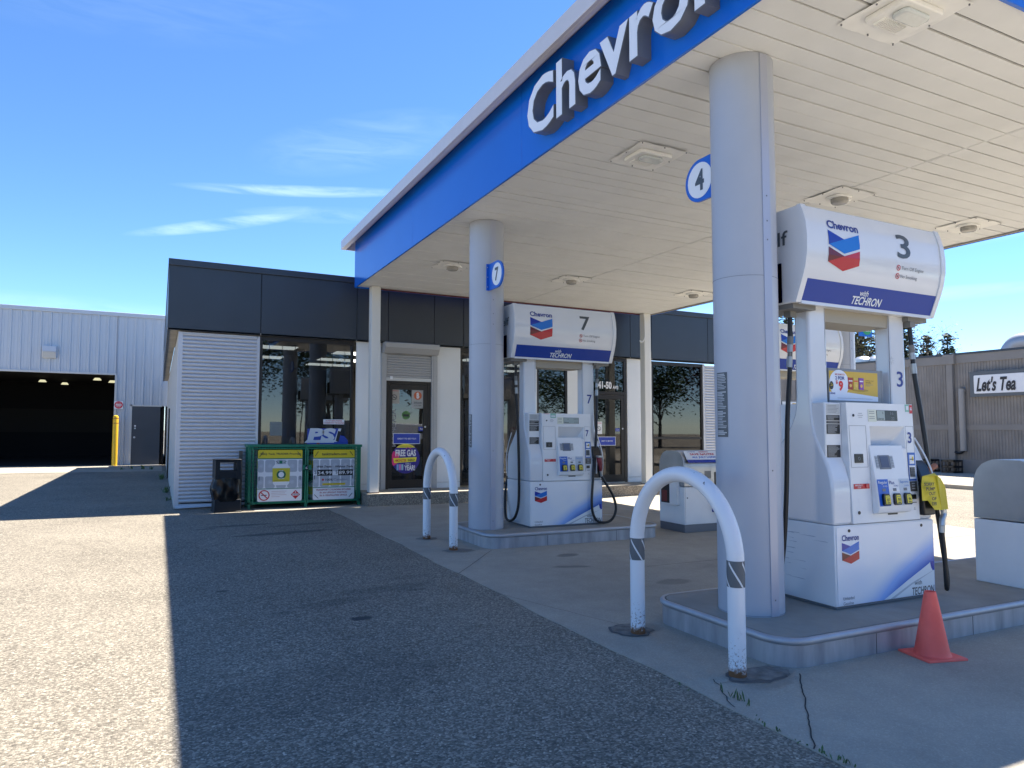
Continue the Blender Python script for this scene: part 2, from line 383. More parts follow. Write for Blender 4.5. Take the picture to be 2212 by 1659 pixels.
def column(x, y, label, note=False):
    c = thing('round_column', label, 'column', (x, y, .2), 0, 'round grey columns holding up the canopy')
    b = MB(); n = 56; r = .252
    b.cyl((0, 0), r, 0, H - .2 - .004, greym, n=n)
    b.build('shell', c)
    b = MB(); a = R(-72); 
    for k, (aa, w_) in enumerate(((R(-92), .038),)):
        ca, sa = math.cos(aa), math.sin(aa)
        f = lambda u, v, z: (ca * (r - .004 + v) - sa * u, sa * (r - .004 + v) + ca * u, z)
        b.prism([(-w_, 0), (w_, 0), (w_, .010), (-w_, .010)], f, .002, H - .21, mat('column_seam', (.42, .44, .52), .3, .2))
        for zz in (2.9, 3.05, 3.25, .12, 1.1): b.prism([(-.006, .010), (.006, .010), (.006, .013), (-.006, .013)], f, zz, zz + .012, inkg)
    b.build('seam_strip', c, bevel=.003)
    b = MB()
    for zz in (.005, 2.62): b.cyl((0, 0), r + .0012, zz, zz + .004, mat('seam_line', (.2, .22, .26), .6), n=n)
    b.build('panel_seam', c)
    if note:
        b = MB(); a0, a1 = R(162), R(190); nn = 6; rr2 = r + .002
        if note == 2: a0, a1 = R(162), R(192)
        def patch(u0, u1, z0, z1, rad, m):
            v = []; 
            for i in range(nn + 1):
                a = a0 + (a1 - a0) * (u0 + (u1 - u0) * i / nn); v += [(rad * math.cos(a), rad * math.sin(a), z0), (rad * math.cos(a), rad * math.sin(a), z1)]
            b.add(v, [(2 * i, 2 * i + 2, 2 * i + 3, 2 * i + 1) for i in range(nn)], m)
        z0, z1 = (1.36, 1.87) if note == 1 else (1.15, 1.62)
        patch(0, 1, z0, z1, rr2, greyd)
        rnd = random.Random(5); z_ = z1 - .02; k = 0
        while z_ > z0 + .01:
            k += 1
            if k % 11 == 0: z_ -= .016
            patch(.06, rnd.uniform(.55, .93), z_, z_ + (.006 if k % 11 > 2 else .009), rr2 + .0012, mat('notice_text', (.42, .44, .46), .5)); z_ -= .0125
        b.build('notice', c)
    return c
column(4.24, 4.28, 'nearest thick grey column with a dark fuelling notice, on the near pump island', 1)
column(4.24, 9.38, 'grey round column behind the far hoop bollard beside pump number 7', 2)
column(11.10, 8.9, 'grey column at the far right holding the green DIESEL sign, behind the near pump')
column(11.10, 4.28, 'unseen grey column at the canopy right side, added for its shadow')  # out of view, added for the shadow it casts
def post(x, label):
    p = thing('square_post', label, 'post', (x, 14.72, .262), 0, 'square white posts at the back edge of the canopy')
    b = MB(); b.box(-.1, .1, -.1, .1, 0, H - .262 - .003, mat('post_white', (.76, .75, .70), .4, noise=.1, nscale=2, stretch=(1, 1, .2))); b.build('shaft', p, bevel=.012)
    b = MB(); b.box(-.104, .104, -.104, .104, 0, .02, mat('rust', (.16, .08, .04), .8)); b.build('foot', p)
    return p
post(4.05, 'square white post between the wide window and the shuttered door')
pp = post(11.13, 'square white post with a loose white cable, left of the rightmost store window')
b = MB(); b.tube([(-.12, -.1, 4.33), (-.11, -.12, 4.2), (-.10, -.12, 3.9), (-.105, -.12, 3.72), (-.16, -.12, 3.62), (-.24, -.12, 3.6), (-.26, -.12, 3.64)], .012, cream, n=8); b.build('cable', pp)

def fixture(x, y, kind, label):
    t = thing('canopy_light', label, 'light fixture', (x, y, H), 0, 'square plate lights in the canopy soffit')
    pl = mat('fixture_plate', (.90, .90, .87), .5, noise=.06)
    b = MB(); nn = 8; v = []; rnd = random.Random(int(x * 100 + y * 10))
    for i in range(nn + 1):
        for j in range(nn + 1):
            u, w_ = i / nn * 2 - 1, j / nn * 2 - 1
            e = max(abs(u), abs(w_)); v.append((u * .31, w_ * .31, -.006 - (.012 * e ** 6 * abs(math.sin(3.1 * u + 2 * w_ + x)))))
    b.add(v, [(i * (nn + 1) + j, i * (nn + 1) + j + 1, (i + 1) * (nn + 1) + j + 1, (i + 1) * (nn + 1) + j) for i in range(nn) for j in range(nn)], pl)
    for (u, w_) in ((-.29, -.29), (.29, -.29), (-.29, .29), (.29, .29), (0, -.29), (0, .29), (-.29, 0), (.29, 0)): b.cyl((u, w_), .006, -.024, -.006, inkg, n=8)
    b.build('plate', t)
    if kind == 0:        # large housing with fins and a glass lens
        b = MB(); b.prism([(-.19, -.17), (.19, -.17), (.21, -.15), (.21, .15), (.19, .17), (-.19, .17), (-.21, .15), (-.21, -.15)], lambda u, v, z: (u, v, z), -.05, -.008, pl); b.build('housing', t, bevel=.012, seg=3)
        b = MB()
        for k in range(12): b.box(-.15 + k * .021, -.142 + k * .021, .045, .135, -.066, -.05, pl)
        b.build('fin', t)
        b = MB(); b.prism([(-.12, -.13), (.10, -.13), (.13, -.10), (.13, -.02), (.10, .01), (-.12, .01), (-.15, -.02), (-.15, -.10)], lambda u, v, z: (u, v, z), -.085, -.05, mat('lens_glass', (.62, .66, .66), .12, noise=.1, nscale=30, coat=.5)); b.build('lens', t, bevel=.018, seg=3)
    else:
        b = MB(); b.prism([(-.10, -.12), (.10, -.12), (.14, -.08), (.14, .08), (.10, .12), (-.10, .12), (-.14, .08), (-.14, -.08)], lambda u, v, z: (u, v, z), -.035, -.008, pl); b.box(.14, .19, -.03, .0, -.04, -.008, pl); b.build('housing', t, bevel=.008)
        b = MB(); b.lathe([(.105, -.03), (.105, -.075), (.09, -.095), (.04, -.102), (.0005, -.103)], (0, -.01), mat('lamp_lens', (.36, .35, .32), .2, noise=.15, nscale=30, coat=.3)); b.build('lens', t)
fx = [(4.72, 3.17, 0, 'largest soffit light, at the top right corner of the photo'), (4.73, 6.17, 0, 'finned soffit light left of the number 4 sign'), (7.72, 6.14, 1, 'round lamp on a plate just above the left of the number 3 pump header'),
      (10.42, 6.14, 1, 'round lamp at the right edge of the canopy above pump header 3'), (4.76, 12.06, 1, 'round soffit lamp left of the far round column'), (7.3, 12.05, 1, 'round soffit lamp right of the number 7 sign, near the seam'), (10.40, 12.03, 1, 'round soffit lamp beside the far right square post')]
for f in fx: fixture(*f)

# raised letters on the fascia
t = thing('channel_letter_sign', 'raised white station name letters with dark grey sides on the blue fascia', 'sign', (3.64, 6.685, 4.75))
vs_, fs = text_geo('Chevron', .026, 0)
ax0 = min(v[0] for v in vs_); ax1 = max(v[0] for v in vs_); ay1 = max(v[1] for v in vs_)
word = 'Chevron'; sx = 3.07 / (ax1 - ax0); sz = .57 / ay1
# split connected islands into letters
par = list(range(len(vs_)))
def find(i):
    while par[i] != i: par[i] = par[par[i]]; i = par[i]
    return i
for f in fs:
    for q in f[1:]: par[find(q)] = find(f[0])
groups = {}
for f in fs: groups.setdefault(find(f[0]), []).append(f)
gl = sorted(groups.values(), key=lambda G: min(vs_[i][0] for f in G for i in f))
lface = mat('letter_face', (.82, .84, .88), .3); lside = mat('letter_side', (.15, .165, .19), .35)
for G in gl:
    idx = sorted({i for f in G for i in f}); mp_ = {i: k for k, i in enumerate(idx)}; n = len(idx)
    P2 = [(-(vs_[i][0] - ax0) * sx, vs_[i][1] * sz) for i in idx]
    ec = {}
    for f in G:
        for a, c in zip(f, f[1:] + f[:1]): ec[(a, c)] = 1
    bd = [(mp_[a], mp_[c]) for (a, c) in ec if (c, a) not in ec]
    b = MB(); D = .135
    b.add([(-D, p[0], p[1]) for p in P2] + [(0, p[0], p[1]) for p in P2], [(a, c, n + c, n + a) for a, c in bd] + [tuple(mp_[i] for i in f) for f in G], lside)
    L = b.build('letter', t, sharp=True)
    b = MB(); cx_ = sum(p[0] for p in P2) / n; cz_ = sum(p[1] for p in P2) / n
    # inset face
    nb = {}
    for a, c in bd:
        e = Vector((P2[c][0] - P2[a][0], P2[c][1] - P2[a][1])); l = e.length or 1; nrm = Vector((-e.y, e.x)) / l
        for q in (a, c): nb.setdefault(q, Vector((0, 0))); nb[q] += nrm
    Q2 = []
    ar = sum((P2[mp_[f[1]]][0] - P2[mp_[f[0]]][0]) * (P2[mp_[f[2]]][1] - P2[mp_[f[0]]][1]) - (P2[mp_[f[2]]][0] - P2[mp_[f[0]]][0]) * (P2[mp_[f[1]]][1] - P2[mp_[f[0]]][1]) for f in G)
    sg = 1 if ar > 0 else -1
    for k, p in enumerate(P2):
        if k in nb and nb[k].length > .1: q = Vector(p) + nb[k].normalized() * .008 * sg; Q2.append((q.x, q.y))
        else: Q2.append(p)
    b.add([(-D - .004, p[0], p[1]) for p in Q2], [tuple(mp_[i] for i in f) for f in G], lface)
    b.build('letter_face', L, sharp=False)
# flag number signs on the columns
def flag(x, yc, zc, ydir, txt, label, circ=None):
    t = thing('number_flag_sign', label, 'sign', (x, yc, zc))
    bl = mat('flag_blue', (.01, .12, .58), .3)
    pts = []
    for i in range(19):
        a = R(-90 + i * 10); pts.append((ydir * .19 * math.cos(a), .19 * math.sin(a)))
    pts += [(-ydir * .27, .19), (-ydir * .27, -.19)]
    b = MB(); b.prism(pts, lambda u, v, w_: (w_, u, v), -.012, .012, bl); b.box(-.05, .0, -ydir * .27 - .006, -ydir * .27 + .006, -.19, .19, bl)
    for zz in (-.14, 0, .14): b.cyl((-.035, zz), .007, -ydir * .27 - .012, -ydir * .27 + .012, alu, n=8, axis='y')
    b.build('plate', t)
    for s_ in (-1,):
        fr = ((-.013, 0, 0), (0, -1, 0), (0, 0, 1))
        if circ == 'D':
            pass
        else:
            b = MB(); b.disc(0, 0, .155, fr, .002, mat('flag_disc', (.8, .82, .85), .3), r_z=.158); b.text(txt, (-.058, .058, -.095, .095), fr, .004, greyd, off=.03); b.build('number', t)
    if circ == 'D':
        fr = FY(-.013) ; 
    return t
flag(4.17, 8.85, 3.77, -1, '7', 'round blue-rimmed sign plate with number 7 on the far column')
flag(4.24, 4.78, 3.82, 1, '4', 'blue-rimmed sign plate with number 4 behind the nearest column')
t = thing('diesel_flag_sign', 'blue sign plate with green DIESEL disc, seen between pump columns', 'sign', (11.36, 8.68, 3.62))
b = MB(); b.box(0, .34, 0, .02, -.26, .2, blue); b.build('plate', t)
b = MB(); b.disc(.20, -.09, .14, FY(-.001), .003, mat('diesel_green', (.01, .3, .1), .4)); b.text('DIESEL', (.09, .31, -.17, -.12), FY(-.001), .005, paper, off=.01); b.build('disc', t)

# ---------------------------------------------------------------- islands
def island(x0, x1, y0, y1, h, label):
    t = thing('pump_island', label, 'island', ((x0 + x1) / 2, (y0 + y1) / 2, 0), 0, 'raised pump islands'); ax, ay, r = (x1 - x0) / 2, (y1 - y0) / 2, .22
    def rr_(o, rad):
        pts = []
        for (sx_, sy, a0) in ((1, 1, 0), (-1, 1, 90), (-1, -1, 180), (1, -1, 270)):
            for i in range(9):
                a = R(a0 + i * 90 / 8); pts.append((sx_ * (ax - r) + (rad + o) * math.cos(a), sy * (ay - r) + (rad + o) * math.sin(a)))
        return pts
    f = lambda u, v, w_: (u, v, w_)
    b = MB(); b.prism(rr_(-.03, r), f, 0, h, mat('island_concrete', (.34, .315, .27), .8, noise=.25, nscale=3, bump=.3, bscale=25)); b.build('top_slab', t)
    st = mat('galvanised_edge', (.50, .50, .53), .45, .45, noise=.4, nscale=3, bump=.12, bscale=3, stretch=(3, 3, .6))
    o = rr_(0, r); i_ = rr_(-.03, r); n = len(o); b = MB()
    b.add([(p[0], p[1], 0) for p in o] + [(p[0], p[1], h - .03) for p in o], [(k, (k + 1) % n, n + (k + 1) % n, n + k) for k in range(n)], st); b.build('side_plate', t)
    b = MB(); rings = []
    for k in range(9):
        a = R(-70 + k * 25); rings.append((.020 + .024 * math.cos(a) - .024, h - .022 + .027 * math.sin(a)))
    v = []
    for (oo, zz) in rings:
        v += [(p[0], p[1], zz) for p in rr_(oo, r)]
    b.add(v, [(j * n + k, j * n + (k + 1) % n, (j + 1) * n + (k + 1) % n, (j + 1) * n + k) for j in range(len(rings) - 1) for k in range(n)], mat('nosing_steel', (.46, .47, .50), .5, .7, noise=.1, nscale=8)); b.build('nosing', t)
    for xx in [-ax + .9, -ax + 2.05, -ax + 3.2, -ax + 4.3]:
        if xx < ax - .3: b = MB(); b.box(xx, xx + .004, -ay - .0015, -ay + .002, 0, h - .04, jm); b.build('joint', t)
    return t
island(3.80, 9.3, 3.53, 4.98, .2, 'near pump island with rounded steel edge in front of pump 3')
island(3.98, 6.85, 8.72, 10.1, .2, 'short far pump island carrying pump 7')
island(9.0, 11.9, 8.3, 9.6, .2, 'pump island on the right seen behind the near pump')

# ---------------------------------------------------------------- pumps
def skirt_mat():
    m = mat('pump_skirt_print', (.72, .76, .82), .28, coat=.2); g = NG(m)
    c = g.n('TexCoord').outputs['Object']; sp = g.n('SeparateXYZ'); g.l(c, sp.inputs[0])
    # signed distance above the diagonal from (-.054,.006) to (.56,.30)
    dx, dz = .614, .30; l = math.hypot(dx, dz)
    d = g.m('ADD', g.m('MULTIPLY', g.m('ADD', sp.outputs[0], .054), -dz / l), g.m('MULTIPLY', g.m('SUBTRACT', sp.outputs[2], .0), dx / l))
    f = g.rng(d, 0, .23, 1, 0); f = g.m('POWER', f, 1.5)
    wv = g.rng(g.noise(c, 2.0, 2), .4, .6, 0, .10)
    side = g.rng(sp.outputs[0], -.45, .15, 0, 1); f = g.m('MULTIPLY', f, side)
    col = g.mix(g.rng(f, .42, 1.0), g.mix(g.m('MINIMUM', g.m('ADD', g.rng(f, 0, .42), wv), 1), (.79, .81, .84), (.26, .44, .82)), (.003, .10, .50)); g.l(col, g.b.inputs['Base Color'])
    return m
SK = skirt_mat()
def chevrons(b, fr, x0, x1, zt, k, d=.002):
    # k = height scale per width; shapes after the measured emblem (width w, total height ~ 0.88 w)
    w_ = x1 - x0; xm = (x0 + x1) / 2
    h = w_ * .32; dip = w_ * .16; gap = w_ * .055
    for top, (cl, cr_) in ((zt, (blueD, bluem)), (zt - h - gap, (redD, redm))):
        b.poly([(x0, top), (x0, top - h), (xm, top - dip)], fr, d, cl)
        b.poly([(x0, top - h), (xm, top - h - dip), (x1, top - h), (x1, top), (xm, top - dip)], fr, d + .0006, cr_)
def pump(loc, num, label, ad=None, bag=False, full=True):
    t = thing('fuel_dispenser', label, 'fuel pump', loc, 0, 'white two-sided fuel dispensers')
    # lower cabinet
    b = MB(); b.box(-.60, .60, -.36, .36, 0, .03, inkg); b.box(-.615, .615, -.372, .375, .025, .66, white); b.build('lower_cabinet', t, bevel=.006)
    b = MB(); b.box(-.597, .612, -.379, -.3725, .03, .648, SK); b.build('skirt_panel', t, bevel=.001)
    F = FY(-.3795)
    b = MB(); pe = mat('peel_white', (.70, .76, .79), .3)
    b.poly([(-.054, .032), (.05, .032), (.606, .032), (.606, .225), (.585, .22), (.565, .245), (.55, .294), (.54, .285), (.25, .165)], F, .0012, pe)
    b.poly([(.02, .032), (.30, .14), (.59, .222), (.575, .215), (.30, .125), (.07, .032)], F, .0018, mat('peel_line', (.42, .48, .54), .3))
    b.poly([(.56, .30), (.565, .25), (.585, .225), (.6, .23), (.6, .3)], F, .0018, blueD)
    b.build('skirt_graphic', t); b = MB(); b.text('with', (.335, .43, .118, .155), F, .003, greyd); b.text('TECHRON', (.30, .595, .035, .10), F, .003, greyd, off=.012, shear=.12); b.build('skirt_lettering', t); b = MB()
    b.text('Unleaded', (-.543, -.415, .075, .10), F, .003, inkg); b.text('Gasoline', (-.543, -.425, .035, .06), F, .003, inkg); b.build('skirt_lettering', t); b = MB()
    b.text('Chevron', (-.541, -.343, .537, .585), F, .003, inkb, off=.022); chevrons(b, F, -.541, -.342, .525, 1); b.build('emblem', t); b = MB()
    for (x, z_) in ((-.454, .616), (.45, .614)): b = MB(); b.disc(x, z_, .013, F, .004, black); b.build('lock', t)
    # uprights with a flared foot
    for s_ in (-1, 1):
        xa, xb = (s_ * .615, s_ * .40); x0, x1 = min(xa, xb), max(xa, xb)
        fr_ = [(-.372, .662), (-.372, .93), (-.362, 1.02), (-.335, 1.12), (-.295, 1.21), (-.25, 1.30), (-.212, 1.38), (-.19, 1.46), (-.18, 1.56), (-.175, 1.7), (-.172, 2.5)]
        bk_ = [(.375, .662), (.375, .95), (.35, 1.06), (.29, 1.16), (.20, 1.26), (.11, 1.36), (.04, 1.46), (-.005, 1.56), (-.02, 1.7), (-.025, 2.5)]
        pts = fr_ + bk_[::-1]
        b = MB(); b.prism(pts, lambda u, v, w_: (w_, u, v), x0, x1, whiteg); b.build('upright', t, bevel=.022, seg=3, ang=50)
        b = MB(); b.box(x0 + (.19 if s_ < 0 else -.004), x0 + (.194 if s_ < 0 else .0), -.174, -.17, 1.66, 2.45, inkg); b.build('upright_seam', t)
    # head cabinet
    yt, yb = -.345, -.385; x0, x1 = -.405, .43
    b = MB(); b.add([(x0, yb, .668), (x1, yb, .668), (x1, yt, 1.65), (x0, yt, 1.65), (x0, .385, .668), (x1, .385, .668), (x1, .345, 1.65), (x0, .345, 1.65)],
          [(5, 4, 7, 6), (3, 2, 6, 7), (0, 4, 5, 1)], white)
    fy = lambda z_: yb + (yt - yb) * (z_ - .668) / (1.65 - .668)
    hx0, hx1, hz0, hz1 = -.135, .305, 1.27, 1.458
    V8 = [(x0, fy(.668), .668), (x1, fy(.668), .668), (x1, fy(1.65), 1.65), (x0, fy(1.65), 1.65), (hx0, fy(hz0), hz0), (hx1, fy(hz0), hz0), (hx1, fy(hz1), hz1), (hx0, fy(hz1), hz1)]
    b.add(V8, [(0, 1, 5, 4), (1, 2, 6, 5), (2, 3, 7, 6), (3, 0, 4, 7)], white)
    D_ = .13; b.add([(hx0, fy(hz1), hz1), (hx1, fy(hz1), hz1), (hx1 - .05, fy(hz0) + D_, hz0 + .02), (hx0 + .02, fy(hz0) + D_, hz0 + .02), (hx0, fy(hz0), hz0), (hx1, fy(hz0), hz0)], [(0, 1, 2, 3), (1, 5, 2), (0, 3, 4), (4, 3, 2, 5)], white)
    b.add([(x0, yb, .668), (x0, yt, 1.65), (x0, .345, 1.65), (x0, .385, .668)], [(0, 1, 2, 3)], white); b.add([(x1, yb, .668), (x1, yt, 1.65), (x1, .345, 1.65), (x1, .385, .668)], [(3, 2, 1, 0)], white)
    b.box(-.60, -.41, -.30, -.17, 1.2, 1.648, white)
    cab = b.build('head_cabinet', t, bevel=.01)
    sl_ = (yt - yb) / (1.65 - .668)
    FC = ((0, yb - sl_ * .668 - .001, 0), (1, 0, 0), (0, sl_, 1)); ff = FC
    # recess: dark-free niche made proud as a stepped hood
    b = MB()
    niche = mat('niche_white', (.55, .56, .55), .4)
    # sloping keypad shelf
    O, U, V = (Vector(q) for q in ff); W = U.cross(V).normalized()
    b.prism([(1.30, .0), (1.02, .045), (.785, .062), (.745, .045), (.735, .0)], lambda v, w_, u: O + U * u + V * v + W * w_, -.165, .26, white)
    b.build('bezel', cab, bevel=.006)
    def shelf(v): return .045 * (1.30 - v) / .28 if v > 1.02 else .045 + .017 * (1.02 - v) / .235
    F1 = (tuple(O + W * (.045 * 1.30 / .28 + .0012)), (1, 0, 0), tuple(V - W * (.045 / .28)))
    b = MB()
    b.rect(-.085, .055, 1.10, 1.215, F1, .003, inkg); b.rect(-.065, .035, 1.115, 1.205, F1, .005, mat('screen', (.10, .11, .16), .12))
    for k in range(4):
        for x in (-.118, .068): b.rect(x, x + .026, 1.118 + k * .022, 1.134 + k * .022, F1, .004, mat('key_grey', (.3, .31, .33), .4))
    b.rect(-.125, -.088, 1.108, 1.21, F1, .002, mat('key_bed', (.42, .44, .46), .4)); b.rect(.06, .1, 1.108, 1.21, F1, .002, MATS['key_bed'])
    b.build('payment_screen', cab)
    F2 = (tuple(O + W * (.045 + .017 * 1.02 / .235 + .0012)), (1, 0, 0), tuple(V - W * (.017 / .235)))
    b = MB()
    cols = ((-.155, -.02, bluem if False else mat('grade_blue', (.01, .10, .50), .3), 'Regular', paper), (-.02, .115, paper, 'Plus', inkb), (.115, .25, mat('grade_grey', (.50, .55, .62), .35), 'Supreme', mat('grade_text_blue', (.05, .2, .55), .4)))
    for (a, c, m_, s_, tm) in cols:
        b.rect(a + .001, c - .001, .80, 1.018, F2, .0015, m_)
        b.text(s_, (a + .012, c - .012 if len(s_) > 4 else a + .075, .975, 1.005), F2, .003, tm, off=.008 if s_ != 'Supreme' else 0, shear=.0 if s_ != 'Supreme' else .2)
        b.text('TECHRON', (a + .06, c - .015, .955, .967), F2, .003, tm, shear=.2)
        b.rect(a + .05, c - .045, .92, .943, F2, .004, inkg)
    b.build('grade_panel', cab)
    for (a, c, m_, s_, tm), nn in zip(cols, ('87', '91', '94')):
        xc = (a + c) / 2 + .008; b = MB()
        b.poly([(xc - .042, .815), (xc - .03, .805), (xc + .03, .805), (xc + .04, .82), (xc + .036, .885), (xc + .022, .90), (xc - .03, .90), (xc - .042, .88)], F2, .022, black)
        b.poly([(xc - .024, .818), (xc + .028, .818), (xc + .032, .83), (xc + .028, .878), (xc + .02, .886), (xc - .02, .886), (xc - .026, .876)], F2, .025, mat('octane_yellow', (.80, .66, .03), .4))
        b.text(nn, (xc - .013, xc + .02, .836, .862), F2, .0265, ink, off=.02); b.rect(xc - .014, xc + .02, .822, .83, F2, .0262, ink); b.rect(xc - .018, xc + .022, .872, .876, F2, .0262, inkg)
        o = b.build('grade_button', cab)
    # left door panel, labels, card reader column
    b = MB()
    for (x, z0, z1) in ((-.386, 1.12, 1.46), (-.186, 1.12, 1.46)): b.rect(x - .0015, x + .0015, z0, z1, ff, .001, mat('gap_grey', (.28, .29, .31), .6))
    for z_ in (1.12, 1.46): b.rect(-.386, -.186, z_ - .0015, z_ + .0015, ff, .001, MATS['gap_grey'])
    b.build('reader_panel', cab); b = MB(); b.rect(-.345, -.245, 1.155, 1.228, ff, .006, black); b.ring(-.295, 1.19, .010, .014, ff, .0075, inkg); b.build('tap_reader', cab); b = MB()
    b.disc(-.327, 1.544, .011, ff, .004, black); b.build('lock', cab); b = MB(); b.disc(-.33, .754, .014, ff, .004, black)
    for k in range(3): b.rect(-.275 + .01 * (k != 1), -.21 - .01 * (k != 1), 1.56 - k * .016, 1.564 - k * .016, ff, .001, MATS['gap_grey'])
    b.build('lock', cab); b = MB(); b.rect(.02, .14, .722, .736, ff, .003, black); b.build('receipt_slot', cab); b = MB()
    b.poly([(.355, .75), (.385, .75), (.37, .772)], ff, .001, MATS['gap_grey']); b.poly([(.36, .753), (.38, .753), (.37, .767)], ff, .0015, white)
    for z_ in (1.44, 1.46): pass
    b.rect(.318, .320, .79, 1.46, ff, .001, MATS['gap_grey']); b.rect(.42, .422, .79, 1.46, ff, .001, MATS['gap_grey']); b.rect(.318, .422, 1.458, 1.461, ff, .001, MATS['gap_grey'])
    b.build('door_panel', cab)
    b = MB(); b.rect(-.375, -.19, .945, .985, ff, .004, mat('stop_red', (.55, .02, .03), .35)); b.text('EMERGENCY', (-.365, -.275, .968, .98), ff, .0055, paper, off=.01); b.text('STOP', (-.335, -.295, .951, .963), ff, .0055, paper, off=.01); b.disc(-.225, .966, .017, ff, .014, mat('stop_knob', (.6, .08, .08), .3)); b.build('emergency_stop', cab)
    b = MB(); b.rect(-.04, .222, 1.504, 1.592, ff, .003, black); b.rect(-.038, .06, 1.507, 1.589, ff, .004, mat('lcd', (.36, .42, .40), .25)); b.rect(.06, .215, 1.507, 1.589, ff, .004, mat('lcd_dark', (.06, .07, .075), .2) if num == '3' else mat('lcd', (.36, .42, .40)))
    b.text('$', (.03, .04, 1.558, 1.58), ff, .005, ink); b.text('Litres', (-.03, .045, 1.512, 1.53), ff, .005, ink, off=.01)
    b.text('16' if num == '3' else '335', (.13, .17 if num == '3' else .2, 1.556, 1.58), ff, .005, inkg)
    b.text('22' if num == '3' else '224', (.14, .18 if num == '3' else .2, 1.515, 1.535), ff, .005, inkg)
    b.rect(-.147, -.045, 1.495, 1.597, ff, .003, mat('note_paper', (.70, .72, .60), .6))
    for k, z_ in enumerate((1.578, 1.562, 1.535, 1.52)): b.rect(-.135, -.07, z_, z_ + .004, ff, .004, inkg)
    b.build('price_display', cab)
    b = MB(); b.text(num, (.338, .39, 1.315, 1.41), ff, .003, inkb, off=.02); b.build('number', cab)
    b = MB(); b.rect(.322, .419, .995, 1.235, ff, .003, mat('reader_blue', (.02, .12, .45), .35)); b.rect(.34, .40, 1.14, 1.215, ff, .005, paper); b.line((.345, 1.178), (.392, 1.178), .008, ff, .007, black); b.rect(.372, .392, 1.165, 1.2, ff, .006, yellow)
    b.rect(.33, .41, 1.01, 1.125, ff, .005, paper); b.rect(.335, .395, 1.03, 1.11, ff, .010, black)
    for i in range(3):
        for k in range(4): b.rect(.341 + i * .018, .352 + i * .018, 1.037 + k * .018, 1.048 + k * .018, ff, .012, inkg)
    b.rect(.322, .419, .905, .99, ff, .003, mat('label_brown', (.09, .085, .08), .5))
    for k in range(3): b.rect(.35, .39, .925 + k * .022, .932 + k * .022, ff, .004, MATS['key_bed'])
    b.rect(.322, .419, .79, .90, ff, .003, paper); b.rect(.335, .39, .84, .88, ff, .008, black); b.line((.345, .812), (.395, .812), .006, ff, .005, ink)
    b.build('card_reader', cab)
    b = MB()
    if num == '3':
        b.rect(.335, .385, 1.585, 1.648, ff, .002, mat('sticker_green', (.25, .5, .4), .5)); b.rect(.345, .376, 1.6, 1.635, ff, .003, paper); b.rect(.39, .428, 1.572, 1.645, ff, .002, MATS['stop_red']); b.rect(.397, .42, 1.6, 1.61, ff, .003, paper); b.rect(.397, .42, 1.615, 1.622, ff, .003, paper)
    else:
        b.rect(-.26, -.17, 1.585, 1.648, ff, .002, mat('sticker_green', (.25, .5, .4), .5)); b.rect(-.25, -.18, 1.6, 1.62, ff, .003, paper); b.rect(-.37, -.28, 1.625, 1.648, ff, .002, paper); b.rect(-.365, -.285, 1.64, 1.645, ff, .003, MATS['stop_red'])
    b.build('grade_sticker', cab); b = MB()
    # service notices on the left cheek
    FS = FY(-.301); b.rect(-.585, -.425, 1.55, 1.635, FS, .001, mat('notice_grey', (.5, .52, .52), .5)); rnd = random.Random(2)
    for (z0, z1) in ((1.50, 1.545), (1.475, 1.495), (1.39, 1.47), (1.20, 1.30)):
        b.rect(-.585, -.43, z0, z1, FS, .002, black)
        z_ = z1 - .01
        while z_ > z0 + .004: b.rect(-.575, -.575 + rnd.uniform(.07, .135), z_, z_ + .003, FS, .003, MATS['key_bed']); z_ -= .009
    z_ = 1.62
    while z_ > 1.555: b.rect(-.57, -.45 + rnd.uniform(-.03, .01), z_, z_ + .003, FS, .002, inkg); z_ -= .011
    b.build('service_sticker', cab)
    # header
    prof = [(-.27, 2.45), (-.345, 2.64), (-.372, 2.72), (-.395, 2.84), (-.398, 2.96), (-.385, 3.08), (-.36, 3.17), (-.335, 3.235)]
    full_p = prof + [(-y_, z_) for y_, z_ in reversed(prof)]
    b = MB(); b.prism(full_p, lambda u, v, w_: (w_, u, v), -.87, .87, whiteg); hd = b.build('header', t, bevel=.012, seg=2, ang=40)
    b = MB(); o_ = [(y_ * 1.0 - .014, z_) for y_, z_ in prof]
    for (xa, xb) in ((-.876, -.82), (.82, .876)):
        v = []
        for y_, z_ in prof: v += [(xa, y_ - .012, z_), (xb, y_ - .012, z_), (xa, y_ + .03, z_), (xb, y_ + .03, z_)]
        fs_ = []
        for i in range(len(prof) - 1):
            a = 4 * i; c = 4 * i + 4; fs_ += [(a, a + 1, c + 1, c), (a + 1, a + 3, c + 3, c + 1), (a + 2, a, c, c + 2)]
        b.add(v, fs_, whiteg)
    b.box(-.82, .82, -.29, -.262, 2.44, 2.466, whiteg); b.build('header_edging', hd)
    # blue band follows the lower slope
    dl = math.hypot(.075, .19); FB = ((0, -.27 - .0015, 2.45), (1, 0, 0), (0, -.075 / dl, .19 / dl))
    b = MB(); b.rect(-.82, .82, .02, dl - .003, FB, .002, mat('band_blue', (.008, .045, .30), .35, spec=.3)); 
    b.text('with', (-.165, -.06, .115, .165), FB, .004, MATS['peel_white'], off=.01, shear=.15); b.text('TECHRON', (-.24, .13, .04, .11), FB, .004, MATS['peel_white'], off=.02, shear=.2); b.build('band', hd)
    # graphic is bent to follow the face
    def face_y(z_):
        for (y0, z0), (y1, z1) in zip(prof[:-1], prof[1:]):
            if z0 <= z_ <= z1: return y0 + (y1 - y0) * (z_ - z0) / (z1 - z0)
        return prof[-1][0]
    F0_ = ((0, 0, 0), (1, 0, 0), (0, 0, 1))
